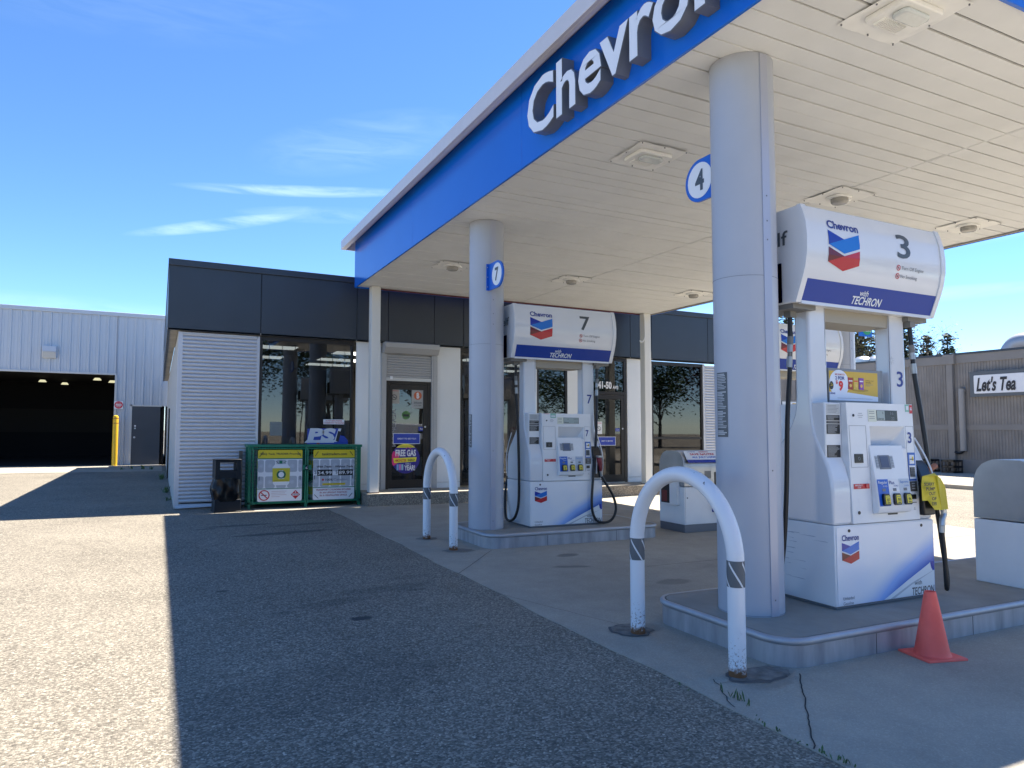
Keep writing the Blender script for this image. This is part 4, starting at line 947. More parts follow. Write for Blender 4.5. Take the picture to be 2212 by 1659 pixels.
# roller shutter over the first door
b = MB(); al2 = mat('shutter_grey', (.40, .40, .40), .4, .2)
b.prism([(YW, 3.54), (YW - .24, 3.54), (YW - .26, 3.52), (YW - .26, 3.42), (YW - .17, 3.30), (YW, 3.30)], lambda u, v, w_: (w_, u, v), 4.44, 5.72, al2); sh = b.build('shutter_box', st_, bevel=.006)
b = MB(); b.box(4.42, 4.53, YW - .06, YW, .262, 3.30, al2); b.box(5.60, 5.74, YW - .06, YW, .262, 3.30, al2); b.box(5.64, 5.648, YW - .061, YW - .058, .262, 3.3, inkg)
for k in range(9): b.cyl((4.45, .45 + k * .34), .006, YW - .064, YW - .058, inkg, n=8, axis='y'); b.cyl((5.71, .45 + k * .34), .006, YW - .064, YW - .058, inkg, n=8, axis='y')
b.build('shutter_guide', sh, bevel=.004)
corrugated(4.53, 5.60, 2.76, 3.30, YW - .02, pitch=.058, amp=.016, nm='shutter_curtain', parent=sh, m=al2)
b = MB(); b.box(4.53, 5.60, YW - .04, YW - .01, 2.69, 2.76, alu); b.box(4.62, 4.68, YW - .045, YW - .04, 2.72, 2.79, paper); b.build('bottom_bar', sh)
# stickers on door 1
F = FY(YW + .026, 0, .24)
b = MB(); b.rect(4.72, 5.36, 1.03, 1.27, F, .003, paper); b.rect(4.732, 5.348, 1.042, 1.258, F, .005, mat('sign_royal', (.02, .05, .38), .35)); b.text('GREAT TO SEE YOU!', (4.82, 5.26, 1.13, 1.165), F, .007, paper, off=.02); b.build('greeting_sign', d1)
F = FY(YW + .026)
b = MB(); cx_, cz_, r_ = 5.02, .94, .335
b.disc(cx_, cz_, r_, F, .003, mat('promo_navy', (.03, .02, .24), .4)); 
b.poly([(cx_ + r_ * .99 * math.cos(R(a)), cz_ + r_ * .99 * math.sin(R(a))) for a in range(150, 211, 10)] + [(cx_ - .18, cz_ - .1), (cx_ - .14, cz_ + .12)], F, .004, mat('promo_pink', (.7, .03, .2), .4))
b.poly([(cx_ + r_ * .99 * math.cos(R(a)), cz_ + r_ * .99 * math.sin(R(a))) for a in range(48, 133, 7)], F, .0045, mat('promo_yellow', (.85, .75, .05), .4)); b.rect(cx_ - .14, cx_ + .14, cz_ + .275, cz_ + .285, F, .006, ink)
b.text('FREE GAS', (cx_ - .24, cx_ + .24, cz_ + .05, cz_ + .20), F, .006, paper, off=.035)
b.poly([(cx_ - .27, cz_ - .10), (cx_ + .24, cz_ - .07), (cx_ + .26, cz_ + .03), (cx_ - .29, cz_ + .01)], F, .006, MATS['promo_yellow']); b.text('+MONSTER', (cx_ - .25, cx_ + .02, cz_ - .075, cz_ - .012), F, .008, mat('promo_red', (.6, .08, .05), .4), off=.02); b.text('ENERGY', (cx_ + .05, cx_ + .22, cz_ - .065, cz_ - .01), F, .008, ink, off=.02)
b.text('FOR A', (cx_, cx_ + .12, cz_ - .14, cz_ - .10), F, .006, paper, off=.01); b.text('YEAR!', (cx_ - .03, cx_ + .22, cz_ - .27, cz_ - .15), F, .006, paper, off=.035)
for k, c_ in enumerate(((.2, .4, .7), (.6, .2, .5), (.3, .5, .6))): b.rect(cx_ - .21 + k * .055, cx_ - .165 + k * .055, cz_ - .26, cz_ - .13, F, .006, mat('can_%d' % k, c_, .3))
b.poly([(cx_ - .02, cz_ + .19), (cx_ + .05, cz_ + .25), (cx_ + .15, cz_ + .2), (cx_ + .1, cz_ + .24), (cx_ + .04, cz_ + .26)], F, .005, MATS['promo_pink']); b.build('promotion_sticker', d1)
F = FY(YW + .026, -.02, .06)
b = MB(); b.rect(5.17, 5.46, 2.02, 2.44, F, .002, mat('decal_grey', (.38, .38, .36), .4)); b.disc(5.315, 2.31, .095, F, .004, mat('coin_orange', (.55, .12, .04), .4)); b.text('B', (5.285, 5.35, 2.25, 2.37), F, .006, paper, off=.02); b.rect(5.305, 5.312, 2.235, 2.385, F, .0062, paper); b.rect(5.322, 5.329, 2.235, 2.385, F, .0062, paper)
b.text('bitcoin', (5.22, 5.41, 2.125, 2.18), F, .004, greyd, off=.02, shear=.1); b.text('ATM HERE', (5.225, 5.405, 2.07, 2.105), F, .004, greyd); b.build('window_sticker', d1)
b = MB(); b.rect(4.64, 4.88, 2.12, 2.44, F, .002, mat('notice_beige', (.36, .33, .28), .5)); b.ring(4.76, 2.26, .05, .062, F, .004, ink); b.line((4.72, 2.30), (4.80, 2.22), .01, F, .005, ink); b.rect(4.73, 4.79, 2.25, 2.262, F, .0045, ink); b.rect(4.66, 4.86, 2.40, 2.41, F, .004, inkr); b.build('window_sticker', d1)
F = FY(YW + .026, 0, .09)
b = MB(); b.disc(5.02, 1.83, .095, F, .002, mat('sticker_lime', (.08, .2, .05), .5)); b.rect(4.95, 5.09, 1.80, 1.85, F, .003, ink); b.build('window_sticker', d1)
b = MB(); b.text('AEROPLAN', (4.66, 4.79, 1.12, 1.96), F, .002, mat('decal_dim', (.22, .22, .23), .5), off=.02, mirror=True, rot=True); b.build('window_lettering', d1)
F = FY(YW + .026, 0, .20)
b = MB(); b.rect(5.32, 5.46, 1.36, 1.46, F, .002, blued); b.text('Pull', (5.36, 5.42, 1.39, 1.43), F, .004, paper); b.build('window_sticker', d1)
# window 1 signs
F = FY(YW + .029, 0, .255)
b = MB(); b.rect(3.17, 3.62, 1.44, 1.545, F, .002, paper); b.text('DO NOT BRING PROPANE', (3.22, 3.57, 1.50, 1.53), F, .004, inkr, off=.015); b.text('CYLINDERS INTO THE BUILDING', (3.18, 3.61, 1.455, 1.485), F, .004, inkr, off=.015); b.build('window_notice', w1)
b = MB(); psb = mat('psi_blue', (.02, .06, .38), .4); psw = mat('psi_white', (.66, .68, .72), .4)
b.poly([(2.83, .95), (2.84, 1.34), (3.05, 1.35), (3.50, 1.35), (3.55, 1.20), (3.62, 1.19), (3.70, 1.10), (3.72, .95)], F, .002, psb); b.poly([(3.0, .95), (3.08, 1.12), (3.12, .95)], F, .0025, mat('psi_red', (.3, .03, .03), .4))
b.text('PS', (2.83, 3.44, 1.06, 1.355), F, .004, psw, off=.06, shear=.15); b.poly([(3.40, 1.06), (3.50, 1.35), (3.56, 1.35), (3.47, 1.06)], F, .004, psw); b.poly([(3.44, 1.08), (3.49, 1.30), (3.56, 1.28), (3.50, 1.06)], F, .005, ink)
b.poly([(2.78, 1.04), (2.83, 1.10), (3.44, 1.10), (3.40, 1.04)], F, .0035, psw); b.build('window_decal', w1)
b = MB(); b.rect(2.07, 2.32, 1.19, 1.48, F, .002, mat('notice_dim', (.22, .23, .21), .6))
for k in range(7): b.rect(2.11 + .01 * (k % 3), 2.28 - .015 * (k % 2), 1.42 - k * .03, 1.426 - k * .03, F, .003, inkg)
b.build('window_notice', w1)
# door 2 signs
F = FY(YW + .026)
b = MB(); b.text('141-50', (10.14, 10.63, 2.70, 2.89), F, .004, paper, off=.045); b.text('AVE', (10.66, 10.84, 2.70, 2.79), F, .004, paper, off=.03); b.build('address_lettering', d2)
F = FY(YW + .026, .04, .05)
b = MB(); b.rect(10.16, 10.70, 1.17, 1.40, F, .003, paper); b.rect(10.172, 10.688, 1.182, 1.388, F, .005, MATS['sign_royal']); b.text('GREAT TO SEE YOU!', (10.25, 10.61, 1.27, 1.305), F, .007, paper, off=.02); b.build('greeting_sign', d2)
b = MB(); b.rect(10.08, 10.28, 1.47, 1.79, F, .002, paper); b.ring(10.18, 1.61, .05, .06, F, .004, ink); b.line((10.145, 1.645), (10.215, 1.575), .009, F, .005, ink); b.rect(10.1, 10.26, 1.745, 1.76, F, .004, inkr); b.build('window_sticker', d2)
b = MB(); b.rect(10.70, 10.83, 1.54, 1.62, F, .002, MATS['sign_royal']); b.text('Pull', (10.73, 10.80, 1.565, 1.595), F, .004, paper); b.build('window_sticker', d2)
# lottery sign hanging inside window 4
b = MB(); F = FY(YW + .16, .05, -.09)
b.box(12.30, 12.98, YW + .165, YW + .2, 2.69, 3.19, mat('lotto_back', (.02, .10, .12), .5)); b.rect(12.27, 12.58, 2.98, 3.12, F, .003, mat('lotto_green', (.01, .3, .15), .5)); b.rect(12.6, 12.92, 3.0, 3.14, F, .003, mat('lotto_blue', (.02, .12, .35), .5))
b.poly([(12.28, 3.27), (12.9, 3.27), (12.82, 3.31), (12.7, 3.37), (12.5, 3.37), (12.38, 3.31)], F, .003, mat('lotto_cream', (.45, .40, .25), .5))
b.text('Max', (12.38, 12.55, 3.05, 3.11), F, .006, paper, shear=.2); b.text('649', (12.68, 12.80, 3.06, 3.12), F, .006, paper); b.text('MILLION', (12.30, 12.45, 2.80, 2.83), F, .006, mat('pale_green', (.4, .6, .4), .5))
led = mat('led_red', (.6, .02, .02), .4, emis=((1, .05, .06), 9.0))
def seg(b, x, z_, w_, h, dgt):
    on = {'2': 'abged', '0': 'abcdef', '6': 'afedcg'}[dgt]; th = .014
    s = {'a': ((x, z_ + h), (x + w_, z_ + h)), 'g': ((x, z_ + h / 2), (x + w_, z_ + h / 2)), 'd': ((x, z_), (x + w_, z_)), 'f': ((x, z_ + h / 2), (x, z_ + h)), 'b': ((x + w_, z_ + h / 2), (x + w_, z_ + h)), 'e': ((x, z_), (x, z_ + h / 2)), 'c': ((x + w_, z_), (x + w_, z_ + h / 2))}
    for q in on: b.line(*s[q], th, F, .006, led)
for k, (dx_, c_) in enumerate(zip((12.40, 12.50, 12.70, 12.80), '2026')): seg(b, dx_, 2.86, .06, .11, c_)
b.build('lottery_display', w4)
# interior
inm = mat('interior_wall', (.14, .13, .12), .8); 
b = MB(); b.box(.45, 14.9, 7.0, 7.1, .25, 3.5, inm); b.box(.45, 14.9, .25, 7, .20, .25, mat('interior_floor', (.16, .15, .13), .4)); b.box(.45, 14.9, .25, 7, 3.42, 3.46, mat('interior_ceiling', (.30, .29, .27), .8)); b.build('interior', st_)
lp = mat('troffer', (.9, .9, .82), .5, emis=((1, .98, .85), 1.5))
b = MB()
for (x, yy) in ((2.15, 1.2), (4.3, 1.6), (4.3, 3.4), (4.3, 5.0), (2.2, 3.6), (7.6, 1.6), (9.3, 2.4), (9.3, 4.2), (11.2, 1.6), (12.5, 3.4), (6.5, 3.6)): b.box(x - .6, x + .6, yy - .3, yy + .3, 3.405, 3.418, lp)
b.build('ceiling_light', st_)
b = MB(); rnd = random.Random(11); cols_ = [mat('goods_%d' % k, c_, .5) for k, c_ in enumerate(((.4, .03, .03), (.05, .1, .35), (.5, .4, .05), (.06, .25, .08), (.5, .48, .45), (.3, .12, .03)))]
for (x0, x1, yy) in ((4.6, 7.2, 1.8), (7.8, 9.8, 1.5), (2.2, 3.6, 3.2), (10.2, 13.4, 2.4)):
    b.box(x0, x1, yy, yy + .5, .25, .32, inm)
    for z_ in (.35, .7, 1.05, 1.4):
        b.box(x0, x1, yy, yy + .4, z_ - .03, z_, inm); x = x0 + .02
        while x < x1 - .1: wd = rnd.uniform(.07, .14); b.box(x, x + wd - .01, yy + .04, yy + .3, z_, z_ + rnd.uniform(.14, .28), rnd.choice(cols_)); x += wd
b.build('shelving', st_)
b = MB(); b.box(.42, 15.0, YW + .05, YW + .07, 3.52, 3.58, stucco); b.box(1.79, 3.85, YW + .09, YW + .5, .25, .9, inm); b.build('counter', st_)

# ---------------------------------------------------------------- propane cage
t = thing('propane_cage', 'green steel propane exchange cage with yellow and white panels below the window', 'cage', (1.6, 14.95, 0))
b = MB(); W_, D_, Hc = 2.25, .5, 1.27
for x in (0, W_ / 2 - .03, W_ - .06):
    for yy in (0, D_ - .05): b.box(x, x + .06, yy, yy + .05, 0, Hc - .05, green)
b.box(-.02, W_ + .02, -.02, D_ + .02, Hc - .05, Hc, green); b.box(0, W_, .0, .04, .09, .14, green); b.box(0, W_, D_ - .04, D_, .09, .14, green); b.box(0, .04, 0, D_, .09, .14, green); b.box(W_ - .04, W_, 0, D_, .09, .14, green); b.box(.06, W_ - .06, .05, D_ - .05, .10, .115, green)
b.build('frame', t, bevel=.005)
b = MB()
for s_ in (0, 1):
    xx = s_ * (W_ - .008)
    for k in range(9): b.box(xx, xx + .006, .02 + k * .055, .026 + k * .055, .14, Hc - .05, green)
    for k in range(15): b.box(xx - .002, xx + .004, .02, D_ - .02, .17 + k * .072, .176 + k * .072, green)
for k in range(40): b.box(.05 + k * .055, .056 + k * .055, D_ - .02, D_ - .014, .14, Hc - .05, green)
for k in range(15): b.box(.05, W_ - .05, D_ - .024, D_ - .018, .17 + k * .072, .176 + k * .072, green)
b.build('mesh_panel', t)
tank = mat('tank_plastic_grey', (.40, .43, .48), .4); tl = mat('tank_lighter', (.50, .53, .58), .4)
def rr2(x0, x1, z0, z1, r):
    p = []
    for (cx_, cz_, a0) in ((x1 - r, z1 - r, 0), (x0 + r, z1 - r, 90), (x0 + r, z0 + r, 180), (x1 - r, z0 + r, 270)):
        p += [(cx_ + r * math.cos(R(a0 + 15 * i)), cz_ + r * math.sin(R(a0 + 15 * i))) for i in range(7)]
    return p
for q, (x0, x1) in enumerate(((.09, 1.10), (1.15, 2.16))):
    b = MB(); b.tube([(x0 + .03, -.02, .12), (x0 + .0, -.02, .17), (x0 + .0, -.02, 1.14), (x0 + .04, -.02, 1.19), (x1 - .04, -.02, 1.19), (x1, -.02, 1.14), (x1, -.02, .17), (x1 - .04, -.02, .12), (x0 + .03, -.02, .12)], .014, green, n=8, smooth=3)
    for k in range(19): b.box(x0 + .02 + k * .053, x0 + .025 + k * .053, -.005, 0, .13, 1.18, green)
    for k in range(14): b.box(x0, x1, -.003, .002, .16 + k * .075, .165 + k * .075, green)
    xl = x1 - .03 if q == 0 else x0 - .03
    b.box(xl - .02, xl + .09 if q == 0 else xl + .10, -.04, -.025, .76, .86, green)
    dr = b.build('door', t)
    px0, px1 = (x0 + .09, x1 - .06) if q == 0 else (x0 + .11, x1 - .05); px0 += 0; F = FY(-.012)
    b = MB(); b.poly(rr2(px0, px1, .14, 1.165, .03), F, .003, paper); b.poly(rr2(px0, px1, .99, 1.165, .03), F, .005, yellow); b.rect(px0, px1, .98, 1.0, F, .006, green); b.rect(px0, px1, .385, .40, F, .006, green)
    # ghosted tanks behind the copy
    for i in range(5):
        for j in range(2):
            a = px0 + (i - .35) * .215; c = a + .19; a, c = max(a, px0 + .003), min(c, px1 - .003)
            if c - a < .05: continue
            z0, z1 = (.72, .965) if j == 0 else (.405, .64)
            b.poly(rr2(a, c, z0, z1, .035), F, .0045, tank); m_ = (max(a, px0) + c) / 2; b.ring(m_, (z0 + z1) / 2, .03, .04, F, .006, tl); b.disc(m_, (z0 + z1) / 2, .022, F, .006, tl)
    if q == 0:
        b.text('BBQ Tank TRADER Program', (px0 + .05, px1 - .03, 1.055, 1.105), F, .0065, ink, off=.02)
        xm = (px0 + px1) / 2 + .02; b.poly([(xm - .16, .50), (xm - .13, .46), (xm + .13, .46), (xm + .16, .50), (xm + .17, .82), (xm + .12, .88), (xm - .12, .88), (xm - .17, .82)], F, .007, paper)
        b.poly([(xm - .165, .53), (xm + .165, .53), (xm + .17, .80), (xm - .17, .80)], F, .009, mat('tank_yellow', (.55, .48, .03), .4)); b.ring(xm, .67, .055, .09, F, .011, mat('tank_green', (.01, .12, .06), .4)); b.disc(xm, .67, .055, F, .010, paper); b.text('TANK', (xm - .045, xm + .045, .735, .758), F, .0125, paper, off=.02); b.text('TRADERS', (xm - .06, xm + .06, .583, .603), F, .0125, paper, off=.02)
        b.rect(xm - .13, xm + .13, .555, .56, F, .010, ink); b.rect(xm - .04, xm + .02, .89, .95, F, .007, green); b.line((xm - .11, .95), (xm - .05, .89), .01, F, .007, ink); b.line((xm + .04, .90), (xm + .10, .94), .01, F, .007, green)
        b.ring(px0 + .13, .265, .085, .105, F, .007, inkr); b.line((px0 + .07, .325), (px0 + .19, .205), .02, F, .008, inkr); b.rect(px0 + .07, px0 + .18, .26, .275, F, .0065, ink)
        for k in range(4): b.rect(px0 + .27, px0 + .56 - .03 * (k % 2) - (.1 if k == 3 else 0), .335 - k * .035, .341 - k * .035, F, .006, mat('pale_red', (.5, .3, .3), .5))
        xd, zd = px1 - .125, .265; b.poly([(xd - .09, zd), (xd, zd - .09), (xd + .09, zd), (xd, zd + .09)], F, .007, inkr); b.rect(xd - .06, xd + .06, zd - .02, zd + .02, F, .009, paper); b.text('1075', (xd - .05, xd + .05, zd - .013, zd + .013), F, .011, ink, off=.02); b.poly([(xd - .012, zd + .035), (xd + .012, zd + .035), (xd + .008, zd + .055), (xd, zd + .072), (xd - .008, zd + .055)], F, .009, paper)
    else:
        b.text('tanktraders.com', (px0 + .17, px1 - .16, 1.05, 1.105), F, .0065, ink, off=.02)
        b.text('With Trade', (px0 + .07, px0 + .37, .795, .84), F, .008, ink, off=.02, shear=.25); b.text('Without Trade', (px0 + .45, px1 - .03, .795, .84), F, .008, ink, off=.02, shear=.25)
        for (xa, s_) in ((px0 + .08, '34.99'), (px0 + .51, '89.99')):
            b.text('$', (xa - .055, xa - .012, .66, .74), F, .008, inkg); b.rect(xa, xa + .31, .63, .755, F, .009, black); b.text(s_, (xa + .015, xa + .295, .655, .725), F, .011, paper, off=.01)
        b.text('100%', (px0 + .25, px0 + .40, .525, .57), F, .008, ink, off=.02); b.text('Canadian', (px0 + .42, px0 + .70, .525, .575), F, .008, inkg); b.poly([(px0 + .17, .54), (px0 + .20, .525), (px0 + .23, .54), (px0 + .215, .56), (px0 + .20, .58), (px0 + .185, .56)], F, .008, inkr)
        b.rect(px0 + .19, px0 + .66, .435, .475, F, .008, yellow); b.text('NO Refunds - Exchanges Only', (px0 + .21, px0 + .64, .443, .467), F, .010, ink, off=.01)
        for k, s_ in enumerate(('TRANSPORT CYLINDERS SECURED', 'IN AN UPRIGHT POSITION', 'IN A VENTILATED SPACE')):
            a = .06 + .08 * (k > 0); b.text(s_, (px0 + a, px1 - a - .01, .325 - k * .058, .36 - k * .058), F, .006, mat('brick_red', (.35, .05, .06), .5), off=.02)
    for (a, c) in (((px0 + .03, 1.03), (px0 + .10, 1.13)), ((px1 - .10, 1.13), (px1 - .03, 1.04)), ((px0 + .03, .56), (px0 + .03, .64)), ((px1 - .04, .56), (px1 - .04, .64))) + ((((px0 + .03, .25), (px0 + .11, .17)), ((px1 - .11, .18), (px1 - .04, .26))) if q else ()): b.line(a, c, .010, F, .012, black)
    b.build('sign_panel', dr)
b = MB(); b.cyl((1.125, .79), .018, -.05, -.03, alu, n=12, axis='y'); b.tube([(1.10, -.045, .79), (1.13, -.05, .83), (1.15, -.045, .84)], .006, alu, n=8); b.build('padlock', t)
for k, (x, z_) in enumerate(((.35, .12), (.80, .12), (1.35, .12), (1.85, .12), (.35, .66), (.80, .66), (1.35, .66), (1.85, .66))):
    c = thing('propane_cylinder', 'pale propane cylinder standing inside the green exchange cage', 'gas cylinder', (1.6 + x, 15.22, z_), 0, 'propane cylinders inside the cage')
    b = MB(); b.lathe([(.10, 0), (.10, .03), (.14, .05), (.155, .10), (.155, .30), (.13, .36), (.05, .40), (.02, .41)], (0, 0), mat('cylinder_white', (.5, .5, .48), .4), n=20); b.build('body', c)
    b = MB(); b.cyl((0, 0), .158, .12, .28, MATS['tank_yellow'], n=20, caps=False); b.build('label_band', c)

# ---------------------------------------------------------------- trash can
t = thing('waste_bin', 'dark grey litter bin with a bulging black bag, left of the green cage', 'bin', (1.20, 14.80, 0), R(4))
dk = mat('bin_charcoal', (.010, .013, .018), .5, spec=.3)
b = MB(); b.box(-.235, .235, -.2, .2, 0, .24, dk); b.box(-.25, .25, -.215, .215, 0, .02, dk); b.build('base', t, bevel=.008)
b = MB(); b.box(-.235, -.15, -.2, .2, .62, .98, dk); b.box(.15, .235, -.2, .2, .62, .98, dk); b.box(-.15, .15, -.2, .2, .62, .78, dk); b.box(-.15, .15, -.2, .2, .94, .98, dk); b.box(-.24, .24, -.21, .21, .98, 1.0, dk); b.build('hood', t, bevel=.01)
b = MB(); n = 56; v = []; rnd = random.Random(9); ph = [rnd.uniform(0, 6.28) for _ in range(9)]
for j in range(15):
    z_ = .20 + j * .032; q = math.sin(math.pi * j / 14)
    for i in range(n):
        a = 2 * math.pi * i / n; e = 4; c_, s_ = math.cos(a), math.sin(a); sq = 1 / max(abs(c_) ** e + abs(s_) ** e, 1e-6) ** (1 / e)
        r_ = 1 + .05 * q + .05 * q * math.sin(5 * a + ph[0] + 3 * z_ * 4) + .035 * q * math.sin(11 * a + ph[1] - 9 * z_) + .02 * q * math.sin(23 * a + ph[2] + 20 * z_) + (.10 * q if abs(a - math.pi) < .7 else 0)
        v.append((.238 * sq * c_ * r_, .205 * sq * s_ * r_, z_))
b.add(v, [(j * n + i, j * n + (i + 1) % n, (j + 1) * n + (i + 1) % n, (j + 1) * n + i) for j in range(14) for i in range(n)], mat('bin_liner', (.004, .004, .005), .25, bump=.5, bscale=9, spec=.35)); b.build('liner_bag', t, ang=60)
b = MB(); b.box(1.47, 1.53, 15.30, 15.42, 0, 1.14, mat('weathered_wood', (.16, .13, .10), .8, noise=.4, nscale=5)); tag(b.build('leaning_board', bevel=.004), 'weathered grey-brown board standing between the litter bin and green cage', 'board')

# ---------------------------------------------------------------- metal building on the left
YM = 34.0
mb = thing('metal_warehouse', 'tall white ribbed metal building with a dark open garage doorway', 'building', (-10, YM, 0))
mw = mat('ribbed_metal_white', (.50, .53, .57), .4, .1, noise=.04, nscale=.6)
def ribbed(b, x0, x1, z0, z1, off=10.0):
    rib = -5.38
    while rib > x0: rib -= .338
    v = []; prof = []
    x = x0
    xs_ = []
    r_ = rib
    while r_ < x1:
        xs_ += [(r_ - .045, 0), (r_ - .02, -.035), (r_ + .02, -.035), (r_ + .045, 0)]
        for k in (1, 2): c_ = r_ + .338 * k / 3; xs_ += [(c_ - .012, 0), (c_, -.008), (c_ + .012, 0)]
        r_ += .338
    P = [(x0, 0)] + [(a, y) for a, y in xs_ if x0 < a < x1] + [(x1, 0)]
    for a, y in P: v += [(a + off, y, z0), (a + off, y, z1)]
    b.add(v, [(2 * i, 2 * i + 2, 2 * i + 3, 2 * i + 1) for i in range(len(P) - 1)], mw)
b = MB(); ribbed(b, -16, -1.66, 3.80, 6.25); ribbed(b, -1.66, .36, 2.5, 6.25); ribbed(b, -1.66, -1.06, 0, 2.5); ribbed(b, -16, -12, 0, 3.8); b.build('ribbed_wall', mb, ang=20)
b = MB(); b.box(-6, 10.36, -.07, .05, 6.25, 6.42, mw); b.box(-6, 10.36, -.02, 14, 6.3, 6.35, mw); b.box(10.3, 10.36, 0, 14, 0, 6.3, mw); b.build('roof_edge', mb, bevel=.01)
b = MB(); b.box(-2, 8.34, -.05, .12, 3.77, 3.85, mat('jamb_white', (.55, .55, .53), .5)); b.box(8.30, 8.38, -.05, .12, 0, 3.77, MATS['jamb_white']); b.build('door_frame', mb)
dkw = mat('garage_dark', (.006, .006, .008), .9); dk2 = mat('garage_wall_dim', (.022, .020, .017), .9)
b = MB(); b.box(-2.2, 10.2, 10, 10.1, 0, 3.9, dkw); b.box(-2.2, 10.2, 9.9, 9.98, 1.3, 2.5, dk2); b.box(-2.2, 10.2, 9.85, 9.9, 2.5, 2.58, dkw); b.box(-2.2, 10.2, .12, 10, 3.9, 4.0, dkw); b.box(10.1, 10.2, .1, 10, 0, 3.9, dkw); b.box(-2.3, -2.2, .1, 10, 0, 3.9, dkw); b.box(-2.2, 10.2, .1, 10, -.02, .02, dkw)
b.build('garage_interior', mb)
for (x, yy) in ((5.1, 5.2), (5.8, 7.0), (7.5, 2.3), (8.0, 3.9), (8.4, 6.5), (8.55, 8.0), (2.9, 3.0)):
    b = MB(); b.cyl((x, yy), .17, 3.66, 3.76, mat('highbay', (.3, .3, .25), .5, emis=((1, .95, .6), .28)), n=16, r2=.1); b.build('ceiling_lamp', mb)
b = MB(); b.box(8.97, 10.04, -.03, .02, .03, 2.48, mat('grey_door', (.055, .062, .075), .4, noise=.08, nscale=2)); dd = b.build('door', mb, bevel=.004)
b = MB(); b.box(8.90, 8.97, -.05, .03, 0, 2.55, MATS['jamb_white']); b.box(8.9, 10.1, -.05, .03, 2.48, 2.55, MATS['jamb_white']); b.box(8.97, 10.04, -.04, .03, .0, .03, alu); b.build('frame', dd)
b = MB(); b.cyl((9.08, 1.17), .04, -.08, -.03, alu, n=14, axis='y'); b.cyl((9.1, 1.55), .035, -.05, -.03, alu, n=14, axis='y'); b.box(9.07, 9.13, -.04, -.03, 1.62, 1.68, paper); b.build('handle', dd)
b = MB(); b.prism([(0, 4.36), (0, 4.84), (-.22, 4.84), (-.26, 4.62), (-.14, 4.36)], lambda u, v, w_: (w_, u, v), 5.72, 6.2, mat('wallpack_grey', (.55, .56, .58), .3)); wl = b.build('wall_lamp', mb, bevel=.01)
b = MB(); b.prism([(-.262, 4.60), (-.145, 4.37), (-.15, 4.36), (-.27, 4.6)], lambda u, v, w_: (w_, u, v), 5.75, 6.17, mat('lamp_glass_clear', (.35, .4, .45), .1, coat=.5)); b.build('lens', wl)
t = thing('do_not_enter_sign', 'small square white sign with red disc reading DO NOT ENTER beside the doorway', 'sign', (-1.53, YM - .06, 2.52))
b = MB(); F = FY(0); b.rect(-.17, .17, -.17, .17, F, .01, paper); b.disc(0, 0, .155, F, .014, mat('sign_red', (.6, .02, .04), .4)); b.rect(-.11, .11, -.022, .022, F, .017, paper); b.text('DO NOT', (-.09, .09, .045, .09), F, .017, paper, off=.01); b.text('ENTER', (-.08, .08, -.095, -.05), F, .017, paper, off=.01); b.build('sign_plate', t)
t = thing('yellow_bollard', 'tall yellow steel bollard guarding the garage doorway edge', 'bollard', (-1.60, 33.55, 0))
b = MB(); yb_ = mat('bollard_yellow', (.72, .44, .02), .45); b.lathe([(.105, 0), (.105, 2.0), (.09, 2.05), (.04, 2.08), (.001, 2.085)], (0, 0), yb_, n=24); b.build('post', t)
b = MB()
for z_ in (1.94, 1.74): b.cyl((0, 0), .107, z_, z_ + .03, mat('stripe_brown', (.3, .1, .03), .5), n=24, caps=False)
b.build('stripe', t)

# ---------------------------------------------------------------- ribbed concrete building on the right
gx = 27.5
gb = thing('ribbed_concrete_building', 'long grey fluted concrete-block building across the lane on the right', 'building', (gx, 16, 0))
gm = mat('fluted_concrete', (.27, .25, .23), .9, noise=.25, nscale=1.5); gm2 = mat('smooth_concrete', (.25, .235, .22), .85, noise=.15, nscale=1)
b = MB(); v = []; pts = []; y = -4.0
while y < 14:
    pts += [(y, 0), (y + .055, 0), (y + .065, .018), (y + .10, .018)]; y += .11
def flutes(z0, z1):
    v = []
    for (yy, d) in pts: v += [(d, yy, z0), (d, yy, z1)]
    b.add(v, [(2 * i + 1, 2 * i + 3, 2 * i + 2, 2 * i) for i in range(len(pts) - 1)], gm)
flutes(.62, 1.75); flutes(1.95, 4.30); b.box(-.03, .2, -4, 14, 0, .62, gm2); b.box(-.02, .2, -4, 14, 1.75, 1.95, gm2); b.box(-.05, .25, -4, 14, 4.30, 4.62, gm2); b.box(.2, 20, -4, 14, 0, 4.4, gm2); b.build('fluted_wall', gb, ang=20)
b = MB(); b.box(-.08, .3, -4.05, 14.05, 4.62, 4.70, char); b.build('roof_edge', gb)
for yy in (1.05, 8.6): 
    b = MB(); b.box(-.14, .1, yy - .12, yy + .12, 0, 4.3, gm2); b.box(-.18, .1, yy - .22, yy + .22, 4.28, 4.64, gm2); b.build('pilaster', gb, bevel=.01)
b = MB(); b.tube([(-.10, .62, .95), (-.10, .62, 3.1), (-.04, .62, 3.24), (.03, .62, 3.27)], .11, mat('pipe_grey', (.28, .27, .26), .5), n=16, smooth=3); b.tube([(-.10, .62, .95), (-.1, .78, .86), (-.1, .95, .9)], .05, black, n=10); b.build('downpipe', gb)
t = thing('shop_sign', 'white shop sign reading Let\'s Tea in a grey frame on the concrete wall', 'sign', (gx - .1, 16.25, 0))
b = MB(); F = FX(-.0); b.rect(0.0, 3.8, 2.98, 3.92, F, .08, mat('sign_frame_grey', (.09, .105, .12), .5)); b.build('frame', t)
b = MB(); b.poly(rr2(.16, 3.6, 3.10, 3.78, .04), F, .10, paper); b.build('panel', t)
b = MB(); b.text("Let's Tea", (.25, 1.62, 3.17, 3.70), F, .115, ink, off=.03, shear=.28); b.build('lettering', t)
